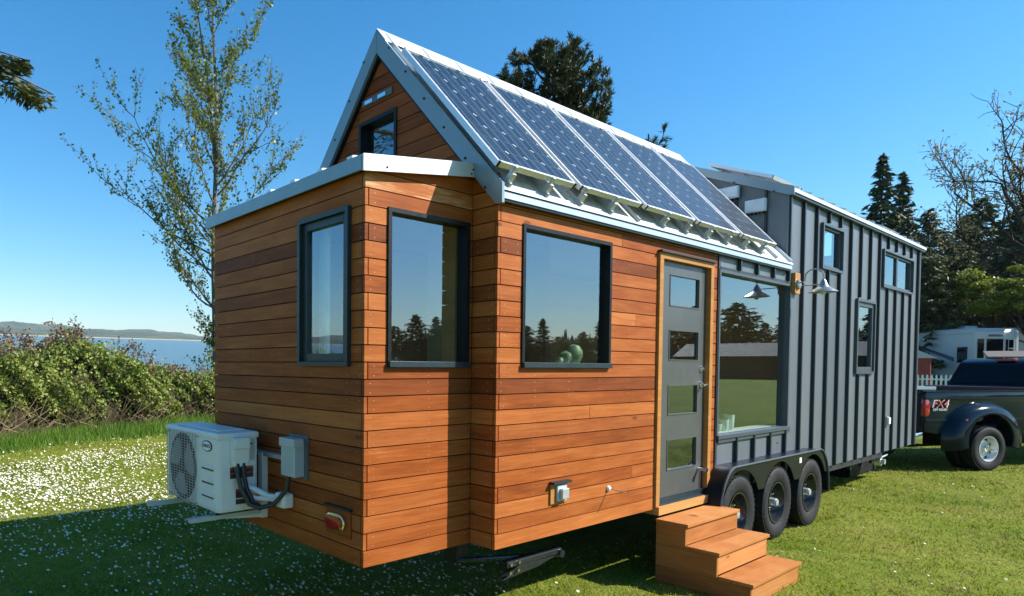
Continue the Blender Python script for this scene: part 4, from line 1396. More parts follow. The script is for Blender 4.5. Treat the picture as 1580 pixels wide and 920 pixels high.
# ================================================================== PICKUP TRUCK (local x forward, y left, origin on the ground below the rear axle)
truck = thing('pickup_truck', 'dark blue dual rear wheel pickup truck hitched to the house', 'pickup truck', (13.18, 0.42, 0), R(-25))
HWB = 1.01                                                    # half body width
def arch(cx, r, z0, n=14):
    return [(cx + r * math.cos(math.pi - math.pi * i / n), z0 + r * math.sin(math.pi - math.pi * i / n)) for i in range(n + 1)]
WZ, WRR = 0.405, 0.405
for s in (-1, 1):
    y0, y1 = (s * HWB, s * (HWB - 0.06))
    poly = [(-1.30, 0.72)] + [(-0.62, 0.62)] + arch(0.0, 0.56, 0.62)[1:-1] + [(0.62, 0.62), (1.87, 0.62), (1.87, 1.36), (1.80, 1.43), (-1.27, 1.43), (-1.30, 1.36)]
    o = MB().prism(poly, 'y', y0, y1).build('bed_side', 'truck_paint', truck, True, bevel=0.012)
    MB().box(-1.29, 1.85, s * HWB + (0.004 * s), s * (HWB - 0.10), 1.4305, 1.455).build('bed_rail', 'plastic_black' if s > 0 else 'truck_paint', o, bevel=0.008)
    MB().prism([(-1.302, 1.30), (-1.10, 1.305), (1.87, 1.315), (1.87, 1.335), (-1.10, 1.328), (-1.302, 1.322)], 'y', s * (HWB + 0.012), s * (HWB - 0.004)).build('body_crease', 'truck_paint', o, True, bevel=0.005)
    for x0, x1 in ((-1.28, -0.80), (0.72, 1.87)):
        MB().box(x0, x1, s * (HWB + 0.014), s * (HWB - 0.004), 0.90, 0.945).build('side_moulding', 'truck_paint', o, bevel=0.006)
    # wide rear fender, swept round the wheel
    vs = []; fs = []
    N_, prof = 26, [(0.655, 0.0), (0.635, 0.05), (0.60, 0.12), (0.555, 0.175), (0.50, 0.205), (0.455, 0.205), (0.445, 0.19), (0.445, 0.0)]
    for i in range(N_ + 1):
        a = R(-12) + R(204) * i / N_
        for r_, d in prof:
            flat = 1.32 if abs(math.cos(a)) > 0.5 else 1.18
            rr_ = r_ * (1.0 + 0.25 * abs(math.cos(a)) ** 2 * (1 if r_ > 0.5 else 0.3))
            vs.append((rr_ * 1.12 * math.cos(a), s * (HWB + d), 0.55 + rr_ * 1.08 * math.sin(a)))
    m = len(prof)
    for i in range(N_):
        for j in range(m - 1): fs.append((i * m + j, i * m + j + 1, (i + 1) * m + j + 1, (i + 1) * m + j))
    fs += [tuple(range(m)), tuple(N_ * m + j for j in range(m))]
    fd = MB().add(vs, fs).build('rear_fender', 'truck_paint', truck, True)
    MB().box(-0.60, -0.545, s * (HWB + 0.165), s * (HWB + 0.185), 0.93, 0.955).build('marker_light', 'lens_amber', fd)
    MB().prism([(-1.305, 1.0), (-1.305, 1.30), (-1.24, 1.30), (-1.20, 1.25), (-1.19, 1.08), (-1.22, 1.0)], 'y', s * (HWB + 0.012), s * (HWB - 0.06)).build('tail_light', 'lens_red', truck, True, bevel=0.01)
MB().box(-1.30, -1.25, -HWB + 0.062, HWB - 0.062, 0.72, 1.43).build('tailgate', 'truck_paint', truck, bevel=0.012)
MB().box(-1.25, 1.80, -HWB + 0.062, HWB - 0.062, 0.72, 0.78).build('bed_floor', 'plastic_black', truck)
MB().box(1.06, 1.12, -HWB + 0.062, HWB - 0.062, 0.781, 1.43).build('bed_front', 'truck_paint', truck)
MB().box(0.55, 1.0, -HWB + 0.08, HWB - 0.08, 1.12, 1.50).build('bed_toolbox', 'truck_maroon', truck, bevel=0.02)
MB().prism([(-1.52, 0.52), (-1.52, 0.70), (-1.32, 0.72), (-1.31, 0.50)], 'y', -HWB, HWB).build('rear_bumper', 'chrome', truck, True, bevel=0.02)
MB().box(-1.75, -1.30, -0.05, 0.05, 0.42, 0.50).build('hitch', 'plastic_black', truck)
# cab
cabp = [(1.16, 0.62), (1.16, 1.42), (1.24, 1.50), (1.42, 1.98), (1.55, 2.06), (2.9, 2.08), (3.15, 2.02), (3.85, 1.45), (4.0, 1.40), (4.0, 0.62)]
mb = MB()
def cab_ring(x, z):
    t = max(0, z - 1.42) / 0.66
    return HWB - 0.02 - 0.17 * t
vs = []
for s in (-1, 1): vs += [(x, s * cab_ring(x, z), z) for x, z in cabp]
n = len(cabp)
mb.add(vs, [tuple(range(n))[::-1], tuple(range(n, 2 * n))] + [(i, (i + 1) % n, n + (i + 1) % n, n + i) for i in range(n)])
cab = mb.build('cab', 'truck_paint', truck, True, bevel=0.03)
def cabquad(pts, name, mat, off):
    vs = [tuple(Vector(p) + Vector(off)) for p in pts]
    vs2 = [tuple(Vector(p) - Vector(off) * 1.0) for p in pts]
    k = len(pts)
    return MB().add(vs + vs2, [tuple(range(k)), tuple(range(k, 2 * k))[::-1]] + [(i, (i + 1) % k, k + (i + 1) % k, k + i) for i in range(k)]).build(name, mat, cab)
cabquad([(1.262, -0.84, 1.545), (1.262, 0.84, 1.545), (1.405, 0.72, 1.93), (1.405, -0.72, 1.93)], 'rear_window', 'glass_dark', (-0.02, 0, 0.008))
MB().box(1.40, 1.49, -0.17, 0.17, 2.015, 2.055).build('brake_light', 'lens_red', cab, bevel=0.006)
for s in (-1, 1):
    for x0, x1 in ((1.55, 2.25), (2.33, 3.1)):
        y0 = s * (cab_ring(0, 1.5) + 0.004); y1 = s * (cab_ring(0, 1.95) + 0.004)
        xt = min(x1, 3.05) - (0.0 if x1 < 3 else 0.15)
        wv = [(x0 + 0.03, y0, 1.50), (x1, y0, 1.50), (xt, y1, 1.95), (x0 + 0.10, y1, 1.95)]
        cabquad(wv, 'side_window', 'glass_dark', (0, s * 0.006, 0))
    for x0, x1 in ((1.42, 2.28), (2.31, 3.35)):
        MB().box(x0, x1, s * (HWB - 0.03), s * (HWB - 0.012), 0.66, 1.42).build('cab_door', 'truck_paint', cab, bevel=0.012)
        MB().box(x0 + 0.08, x0 + 0.26, s * (HWB - 0.012), s * (HWB + 0.018), 1.22, 1.26).build('handle', 'plastic_black', cab)
cabquad([(3.2, -0.80, 2.0), (3.2, 0.80, 2.0), (3.82, 0.92, 1.50), (3.82, -0.92, 1.50)], 'windshield', 'glass_dark', (0.012, 0, 0.012))
MB().prism([(4.002, 0.62), (4.0021, 1.385), (4.9, 1.30), (5.12, 1.22), (5.15, 0.62), (4.78, 0.62), (4.75, 0.8), (4.5, 0.98), (4.2, 0.98), (4.05, 0.8)], 'y', -HWB + 0.03, HWB - 0.03).build('front_end', 'truck_paint', truck, True, bevel=0.03)
MB().box(5.16, 5.22, -0.6, 0.6, 0.75, 1.18).build('radiator_grille', 'chrome', truck, bevel=0.01)
MB().box(5.17, 5.36, -HWB, HWB, 0.48, 0.70).build('front_bumper', 'chrome', truck, bevel=0.03)
for s in (-1, 1):
    MB().box(5.155, 5.21, s * 0.62, s * 0.92, 0.88, 1.16).build('headlight', 'label_white', truck, bevel=0.02)
    MB().tube([(3.3, s * 1.0, 1.45), (3.3, s * 1.18, 1.5)], 0.02, 6).build('mirror_arm', 'plastic_black', truck)
    MB().box(3.24, 3.34, s * 1.14, s * 1.34, 1.42, 1.78).build('mirror', 'plastic_black', truck, bevel=0.02)
    wheel(truck, (0.0, s * 1.075, WRR), WRR, 0.215, 'aluminium', 'truck', side=s, treads=(s < 0))
    wheel(truck, (0.0, s * 0.80, WRR), WRR, 0.215, 'aluminium', 'truck', side=-s, treads=False)
    wheel(truck, (4.42, s * 0.88, WRR), WRR, 0.225, 'aluminium', 'truck', side=s, treads=False)
MB().box(-1.0, 5.7, -0.45, 0.45, 0.38, 0.62).build('chassis_frame', 'plastic_black', truck)
for c_ in list(truck.children):
    nm = c_.name.split('.')[0]
    if nm in ('cab', 'front_end', 'radiator_grille', 'front_bumper', 'headlight', 'mirror', 'mirror_arm', 'bed_front', 'bed_toolbox') or (nm == 'tyre' and max(v_.co.x for v_ in c_.data.vertices) > 3):
        c_.location.x += 0.75
for s in (-1, 1): MB().prism([(-0.61, 0.58), (0.61, 0.58), (0.61, 1.14), (-0.61, 1.14)], 'y', s * 0.66, s * 0.60).build('inner_arch', 'plastic_black', truck)
TM = lambda x, y, z: Matrix.Translation((x, y, z)) @ Matrix(((1, 0, 0, 0), (0, 0, -1, 0), (0, 1, 0, 0), (0, 0, 0, 1)))
text('decal_outline', 'FX4', 0.205, 'label_white', truck, TM(-0.95, -HWB - 0.003, 1.215), 0.25, 0.001, 1.14)
text('decal_lettering', 'FX4', 0.175, 'label_red', truck, TM(-0.952, -HWB - 0.0055, 1.215), 0.25, 0.0012, 1.18)
text('decal_lettering', 'OFF ROAD', 0.062, 'label_white', truck, TM(-0.95, -HWB - 0.003, 1.115), 0.2, 0.001, 1.1)
# things carried in the bed
jb = thing('red_gas_can', 'orange red can standing in the truck bed corner', 'can', (11.80, 0.62, 0.78), R(-25))
MB().box(-0.13, 0.13, -0.1, 0.1, 0.0, 0.66).build('can_body', 'red_paint', jb, bevel=0.03)
MB().tube([(0.05, 0, 0.66), (0.05, 0, 0.72)], 0.03, 10).build('can_cap', 'plastic_black', jb)
ld = thing('folded_ladder', 'folded pale ladder lying across the truck bed', 'ladder', (12.0, 0.65, 1.44), R(-38))
for y in (-0.12, 0.12): MB().box(-0.2, 0.75, y - 0.015, y + 0.015, 0.02, 0.08).build('rail', 'aluminium', ld)
for i in range(4): MB().box(-0.1 + 0.24 * i, -0.06 + 0.24 * i, -0.105, 0.105, 0.03, 0.06).build('rung', 'aluminium', ld)
cb = thing('storage_box', 'low black box with pale edge under the front end of the house', 'storage box', (10.35, 0.80, 0))
MB().box(-0.68, 0.68, -0.18, 0.18, 0.03, 0.40).build('box_body', 'plastic_black', cb)
MB().tube([(-0.68, -0.185, 0.405), (0.66, -0.185, 0.405), (0.685, -0.185, 0.38), (0.685, -0.185, 0.03)], 0.006, 6).build('edge_trim', 'galv', cb)
for x_ in (-0.6, 0.6): MB().box(x_ - 0.04, x_ + 0.04, -0.15, 0.15, 0.0, 0.0295).build('foot', 'plastic_black', cb)

# ================================================================== CAMP SITE beyond the truck
def az(px): return math.radians(51.78) - math.atan((px - 569.57) / 1002.8)
def at(px, dist, up=0.0):
    a = az(px)
    x, y = CAM.x + dist * math.cos(a), CAM.y + dist * math.sin(a)
    return (x, y, zf(x, y) + up)


def camper(loc, rot, L, label, slide):
    t = thing('camper_trailer', label, 'camper', loc, rot, 'campers parked at the camp site')
    MB().prism([(-L / 2, 0.55), (-L / 2, 3.25), (-L / 2 + 0.15, 3.42), (L / 2 - 1.2, 3.42), (L / 2 - 0.3, 2.9), (L / 2, 2.3), (L / 2, 1.35), (L / 2 - 1.9, 1.3), (L / 2 - 2.1, 0.55)], 'y', -1.22, 1.22).build('body', 'rv_white', t, bevel=0.06)
    MB().box(-L / 2 + 0.5, L / 2 - 2.4, -1.24, 1.24, 0.4, 0.62).build('skirt', 'rv_grey', t)
    for x in (-L / 2 + 1.5, 0.2): MB().box(x, x + 0.6, -0.35, 0.35, 3.42, 3.68).build('roof_unit', 'rv_white', t, bevel=0.05)
    MB().box(-L / 2 + 0.2, L / 2 - 1.3, -1.1, 1.1, 3.42, 3.47).build('roof_edge', 'rv_white', t)
    MB().box(-L / 2 - 0.03, -L / 2 - 0.001, -1.2, 1.2, 0.62, 1.2).build('rear_panel', 'rv_grey', t)
    MB().box(-L / 2 - 0.02, -L / 2 - 0.001, -0.35, 0.45, 2.98, 3.1).build('rear_stripe', 'rv_stripe', t)
    MB().tube([(-L / 2 - 0.06, -1.0, 1.3), (-L / 2 - 0.06, -1.0, 3.4)], 0.02, 6).build('ladder_rail', 'rv_grey', t)
    for x0, x1, z0, z1 in ((-1.05, -0.70, 1.75, 2.85), (-0.55, 0.35, 2.1, 2.85), (-0.55, 0.35, 1.72, 2.02), (0.5, 0.62, 1.72, 2.82), (0.68, 0.92, 2.35, 2.8), (0.68, 0.92, 1.75, 2.28)):
        MB().box(-L / 2 - 0.02, -L / 2 + 0.01, -x1, -x0, z0, z1).build('window', 'glass_dark', t)
    for s in (-1, 1):
        MB().prism([(-0.2, 2.75), (2.6, 1.55), (2.6, 1.40), (-0.2, 2.62)], 'y', s * 1.225, s * 1.245).build('stripe', 'rv_stripe', t)
        MB().prism([(-L / 2 + 1.2, 1.55), (-L / 2 + 1.2, 1.80), (-1.2, 2.75), (-1.2, 2.66)], 'y', s * 1.225, s * 1.245).build('stripe', 'rv_stripe', t)
        MB().box(-L / 2 + 0.05, L / 2 - 1.6, s * 1.222, s * 1.24, 3.12, 3.2).build('awning', 'rv_grey', t)
        MB().prism([(0.9, 2.6), (2.6, 2.78), (2.6, 2.68), (0.95, 2.5)], 'y', s * 1.225, s * 1.245).build('stripe', 'rv_grey', t)
        for x0, x1 in ((-L / 2 + 0.4, -L / 2 + 1.0), (0.2, 1.0)): MB().box(x0, x1, s * 1.225, s * 1.25, 1.5, 2.4).build('window', 'glass_dark', t)
        for x in (-1.6, -0.6):
            MB().lathe(tyre_profile(0.38, 0.2), (x, s * 1.05, 0.38), 'y', 20).build('tyre', 'rubber', t, True)
    if slide:
        MB().box(-L / 2 + 1.2, 0.0, 1.225, 1.95, 0.9, 3.1).build('slide_out', 'rv_white', t, bevel=0.04)
        MB().box(-L / 2 + 1.2, 0.0, -1.95, -1.225, 0.9, 3.1).build('slide_out', 'rv_white', t, bevel=0.04)
    t.scale = (1.12, 1.12, 1.08)
    for x in (-L / 2 + 0.5, L / 2 - 1.5): MB().box(x, x + 0.15, -0.8, 0.8, 0.0, 0.45).build('support', 'rv_grey', t)
    return t


p = at(1490, 56); camper((p[0] + 3.2, p[1] + 3.2, p[2] - 0.1), R(52), 10.5, 'white fifth wheel camper with dark rear windows beyond the truck', False)
p = at(1575, 60); camper((p[0] + 1.0, p[1] + 0.6, p[2] + 0.1), R(-60), 9.0, 'white curved nose camper at the right edge behind the brown shed', False)
p = at(1652, 50)
sh = thing('brown_shed', 'low brown board shed in front of the right camper', 'shed', p, R(12))
for i in range(12): MB().box(-0.02, 0.02, -3.0 + 0.5 * i, -2.52 + 0.5 * i, 0.0, 1.95).build('wall_board', 'brown_wood', sh)
MB().box(0.03, 2.6, -2.98, 2.98, 0.0, 1.95).build('wall', 'brown_wood', sh)
MB().prism([(-0.35, 1.98), (2.9, 2.35), (2.9, 2.43), (-0.35, 2.06)], 'y', -3.2, 3.2).build('roof', 'roof_grey', sh)
p = at(1411, 52)
rs = thing('red_shed', 'small red shed with white eave beside the picket fence', 'shed', (p[0], p[1], p[2]), R(10))
MB().box(-1.0, 1.2, -0.75, 1.5, 0, 1.75).build('wall', 'red_paint', rs)
MB().prism([(-1.1, 1.75), (1.8, 1.75), (0.35, 2.5)], 'x', -1.25, 1.45).build('roof', 'rv_white', rs)
fence = thing('picket_fence', 'white picket fence in front of the camper', 'fence', at(1440, 46), R(103))
for i in range(17):
    x = -1.7 + 0.19 * i
    MB().prism([(x, 0), (x + 0.09, 0), (x + 0.09, 0.92), (x + 0.045, 1.0), (x, 0.92)], 'y', -0.012, 0.012).build('picket', 'picket_white', fence)
for z in (0.25, 0.7): MB().box(-1.75, 1.6, 0.0125, 0.04, z, z + 0.07).build('rail', 'picket_white', fence)
# gravel track in front of the camp site
q = [at(px, d) for px, d in ((1360, 30), (1620, 28), (1640, 35), (1365, 38))]
tv = []; tf = []
for i in range(13):
    for j in range(5):
        a = np.array(q[0]) * (1 - i / 12) + np.array(q[1]) * (i / 12); b = np.array(q[3]) * (1 - i / 12) + np.array(q[2]) * (i / 12)
        c = a * (1 - j / 4) + b * (j / 4)
        tv.append((c[0], c[1], zf(c[0], c[1]) + 0.03))
for i in range(12):
    for j in range(4): tf.append((i * 5 + j, (i + 1) * 5 + j, (i + 1) * 5 + j + 1, i * 5 + j + 1))
tag(link('gravel_track', mesh_np('gravel_track', tv, tf), 'sand'), 'sandy gravel track beyond the truck', 'track', kind='structure')


# ================================================================== VEGETATION
def quads(c, d, s, ln, wd):
    """leaf rhombs: centres c, direction d, side s (unit), half length and half width arrays"""
    ln = np.asarray(ln)[:, None]; wd = np.asarray(wd)[:, None]
    v = np.stack([c - d * ln, c + s * wd, c + d * ln, c - s * wd], 1).reshape(-1, 3)
    f = np.arange(len(c) * 4).reshape(-1, 4)
    return v, f


def unit(a): return a / np.maximum(np.linalg.norm(a, axis=-1, keepdims=True), 1e-9)


def rand_dirs(n, g): return unit(g.normal(size=(n, 3)))


def perp(d, g):
    r = rand_dirs(len(d), g)
    return unit(np.cross(d, r))


class Skel:
    """tubes for trunk and limbs"""
    def __init__(self): self.mb = MB(); self.tips = []
    def limb(self, pts, r0, r1, seg=6):
        n = len(pts)
        self.mb.tube(pts, [r0 + (r1 - r0) * i / (n - 1) for i in range(n)], seg)


def conifer_mesh(seed, h, rad, dens, droop, mat, trunkmat, narrow=1.0, base=0.08, sprig=0.34):
    g = np.random.default_rng(seed)
    sk = Skel()
    lean = g.normal(0, 0.012, 2)
    sk.limb([(lean[0] * z * z / h, lean[1] * z * z / h, z) for z in np.linspace(-0.3, h, 9)], 0.018 * h, 0.015, 8)
    C = []; D = []; L = []; W = []
    z = base * h
    while z < h * 0.985:
        t = (z - base * h) / (h * (1 - base))
        r = rad * (1 - t) ** (0.85 * narrow) * g.uniform(0.72, 1.12) + 0.12
        nb = int(g.integers(4, 8))
        for b in range(nb):
            a = g.uniform(0, 2 * math.pi)
            rr_ = r * g.uniform(0.62, 1.12)
            up = 0.25 * t - droop * (1 - t) * g.uniform(0.6, 1.3)
            P = []
            for s in np.linspace(0, 1, 5):
                P.append((rr_ * s * math.cos(a) + lean[0] * z * z / h, rr_ * s * math.sin(a) + lean[1] * z * z / h, z + rr_ * (up * s + 0.12 * s * s)))
            if rr_ > rad * 0.25: sk.limb(P[:4], 0.012 * h * 0.18 * (rr_ / rad) + 0.008, 0.006, 4)
            P = np.array(P)
            m = max(4, int(dens * rr_ / rad * 26))
            s = g.uniform(0.12, 1.0, m) ** 0.75
            base_p = np.stack([np.interp(s, np.linspace(0, 1, 5), P[:, i]) for i in range(3)], 1)
            side = np.array([-math.sin(a), math.cos(a), 0.0])
            out = np.array([math.cos(a), math.sin(a), 0.0])
            spread = (g.uniform(-1, 1, m) * rr_ * 0.24 * (1.15 - s))[:, None]
            C.append(base_p + side * spread + g.normal(0, 0.05, (m, 3)) - np.array([0, 0, 1]) * np.abs(spread) * 0.3)
            dd = out * g.uniform(0.3, 1.0, (m, 1)) + side * np.sign(spread) * g.uniform(0.1, 0.9, (m, 1)) + np.array([0, 0, 1]) * g.uniform(-0.75, 0.15, (m, 1))
            D.append(dd)
            L.append(g.uniform(0.6, 1.25, m) * sprig); W.append(g.uniform(0.16, 0.34, m) * sprig)
        z += h / 62 * g.uniform(0.7, 1.4)
    C = np.concatenate(C); D = unit(np.concatenate(D)); L = np.concatenate(L); W = np.concatenate(W)
    v, f = quads(C, D, perp(D, g), L, W)
    me = mesh_np('crown', v, f)
    me.materials.append(MT[mat])
    tb = bpy.data.meshes.new('trunk'); tb.from_pydata(sk.mb.v, [], sk.mb.f); tb.materials.append(MT[trunkmat])
    return me, tb


CON = {
    'a': conifer_mesh(11, 17.0, 3.3, 1.5, 0.35, 'needle_fir', 'bark_dark', 1.0, 0.05, 0.40),
    'b': conifer_mesh(12, 15.0, 4.3, 1.9, 0.25, 'needle_fir', 'bark_dark', 0.8, 0.04, 0.36),
    'c': conifer_mesh(13, 11.0, 3.6, 1.9, 0.2, 'needle_olive', 'bark_dark', 0.7, 0.03, 0.30),
}
CH = {'a': 17.0, 'b': 15.0, 'c': 11.0}


def conifer(kind, loc, hgt, label, rot, group, wide=1.0):
    s = hgt / CH[kind]
    t = thing('fir_tree', label, 'tree', loc, rot, group)
    t.scale = (s * wide, s * wide, s)
    link('crown', CON[kind][0], None, t); link('trunk', CON[kind][1], None, t)
    return t


GR = 'dark firs behind the camp site'
for kind, px, d, py, w, lab in (
        ('a', 1350, 62, 236, 0.85, 'tall narrow fir standing above the roof edge, highest of the right trees'),
        ('a', 1388, 66, 262, 0.9, 'fir just right of the tallest fir, partly behind the roof edge'),
        ('b', 1428, 70, 322, 0.9, 'pointed fir just beyond the front corner of the house'),
        ('b', 1508, 76, 304, 1.15, 'broad dark fir behind the middle of the campers'),
        ('b', 1566, 72, 318, 1.1, 'dark fir behind the bare tree at the right edge'),
        ('c', 1432, 58, 378, 1.0, 'olive green evergreen beside the front corner of the house'),
        ('c', 1474, 64, 372, 1.05, 'olive evergreen between the two dark firs'),
        ('b', 1540, 84, 352, 1.3, 'dark fir in the second row behind the campers'),
        ('c', 1465, 60, 448, 1.2, 'low olive evergreen directly above the white camper'),
        ('c', 1530, 66, 440, 1.4, 'low dark evergreen above the two campers'),
        ('c', 1592, 62, 430, 1.4, 'low evergreen at the far right edge'),
        ('b', 1486, 82, 330, 1.0, 'dark fir filling the gap left of the broad fir'),
        ('b', 1450, 80, 352, 1.1, 'shaded fir behind the olive evergreens'),
        ('b', 1588, 80, 300, 1.2, 'tall dark fir cut by the right edge'),
        ('c', 1410, 66, 430, 1.3, 'low evergreen peeping out behind the front corner')):
    p = at(px, d)
    v_h = 594.52 - 1002.8 * 0.0303
    # height from the picture row of the tip
    ang = (566 - py) / 1002.8 / math.sqrt(1 + ((px - 569.57) / 1002.8) ** 2)
    hh = CAM.z + ang * d - p[2]
    conifer(kind, p, max(hh, 3), lab, random.uniform(0, 6.28), GR, w)

# trees across the field that the windows reflect
GR2 = 'trees across the field'
k = 0
dirs_ = ['by the dark barn', 'left of the dark barn', 'right of the dark barn']
for a_deg in np.concatenate([np.linspace(-4, -30, 17), np.linspace(-31, -62, 20)]):
    d = random.uniform(95, 125)
    x, y = 3 + d * math.cos(R(a_deg)), d * math.sin(R(a_deg))
    conifer('abc'[k % 3], (x, y, zf(x, y)), random.uniform(7.5, 12) * (1.0 if a_deg > -30 else 0.85), 'dark evergreen in the tree line across the field, mirrored in the windows', random.uniform(0, 6), GR2, random.uniform(1.5, 2.3))
    k += 1
rg = np.random.default_rng(5)
n_ = 900
aa = np.linspace(R(2), R(-78), n_)
hh_ = 7.5 + 1.4 * np.sin(aa * 23) + 1.3 * np.sin(aa * 61 + 1) + 0.8 * np.sin(aa * 170) + rg.uniform(0, 1, n_) ** 2 * 2.6
wv = []
for a_, h_ in zip(aa, hh_):
    for dd_, kk in ((150, -0.1), (151, 0.75), (158, 1.0), (175, 0.9)):
        wv.append((3 + dd_ * math.cos(a_), dd_ * math.sin(a_), zf(3 + dd_ * math.cos(a_), dd_ * math.sin(a_)) + h_ * kk * (1 + 0.05 * rg.normal())))
wf = [(i * 4 + j, (i + 1) * 4 + j, (i + 1) * 4 + j + 1, i * 4 + j + 1) for i in range(n_ - 1) for j in range(3)]
tag(link('far_woods', mesh_np('far_woods', wv, wf), 'far_forest'), 'far dark woods beyond the field mirrored in the windows', 'woods', kind='stuff')
barn = thing('field_barn', 'long dark barn across the field mirrored in the large window', 'barn', (70, -17, zf(70, -17)), R(-100))
MB().box(-14, 14, -4, 4, 0, 2.2).build('wall', 'barn_dark', barn)
MB().prism([(-4.6, 2.1), (4.6, 2.1), (0, 3.5)], 'x', -14.5, 14.5).build('roof', 'barn_dark', barn)
for i, (x, y) in enumerate(((21, -4.6), (27, -5.0))):
    fp = thing('fence_post', ['nearer dark post in the field mirrored in the large window', 'farther dark post in the field mirrored in the large window'][i], 'post', (x, y, zf(x, y)), 0, 'posts in the field')
    MB().box(-0.07, 0.07, -0.07, 0.07, 0, 1.05).build('post', 'barn_dark', fp, bevel=0.01)
    MB().box(-0.1, 0.1, -0.1, 0.1, 0.7, 0.95).build('meter', 'barn_dark', fp, bevel=0.01)


# ---- tall pine behind the roof
def pine(loc, seed):
    g = np.random.default_rng(seed)
    t = thing('pine_tree', 'dark pine with tufted crown rising behind the solar roof', 'tree', loc)
    Hh = 11.9
    sk = Skel()
    sk.limb([(0.15 * math.sin(z * 0.4), 0.1 * math.cos(z * 0.3), z) for z in np.linspace(-0.3, Hh, 14)], 0.24, 0.02, 8)
    tips = []
    def branch(p, d, ln, r, lev):
        n = 6
        P = [p]; q = p.copy(); dd = d.copy()
        for i in range(n):
            dd = unit(dd + g.normal(0, 0.16, 3) + np.array([0, 0, 0.085]))
            q = q + dd * ln / n
            P.append(q.copy())
        sk.limb([tuple(a) for a in P], r, r * 0.35, 5)
        if lev < 2:
            for i in range(2, n + 1):
                for _ in range(2 if lev == 0 else 1):
                    s = unit(np.cross(dd, g.normal(size=3)))
                    branch(P[i], unit(dd * 0.8 + s * g.uniform(0.5, 1.0)), ln * g.uniform(0.28, 0.46), r * 0.45, lev + 1)
        tips.append((P[-1], dd)); 
        if lev > 0:
            tips.append((P[-2], dd))
            if lev == 1: tips.append((P[-3], dd))
    for z in np.linspace(4.8, Hh - 0.4, 38):
        t_ = (z - 4.8) / (Hh - 5.2)
        a = g.uniform(0, 2 * math.pi)
        ln = (2.75 * (1 - t_) ** 0.5 + 0.45) * g.uniform(0.55, 1.2)
        branch(np.array([0.15 * math.sin(z * 0.4), 0.1 * math.cos(z * 0.3), z]), unit(np.array([math.cos(a), math.sin(a), g.uniform(-0.05, 0.3) + 0.3 * t_])), ln, 0.045 + 0.03 * (1 - t_), 0)
    tips.append((np.array([0, 0, Hh]), np.array([0, 0, 1.0])))
    C = []; D = []
    for p, d in tips:
        m = 20
        dd = unit(d + g.normal(0, 0.62, (m, 3)) + np.array([0, 0, 0.25]))
        C.append(np.asarray(p) - d * 0.03 + d * g.uniform(-0.14, 0.06, (m, 1)) + dd * 0.085); D.append(dd)
    C = np.concatenate(C); D = np.concatenate(D)
    v, f = quads(C, D, perp(D, g), np.full(len(C), 0.105) * g.uniform(0.7, 1.2, len(C)), np.full(len(C), 0.014))
    link('crown', mesh_np('crown', v, f), 'needle_pine', t)
    sk.mb.build('trunk', 'bark_dark', t, True)
    return t


px_, d_ = 840, 23.0
p = at(px_, d_)
pine(p, 23)


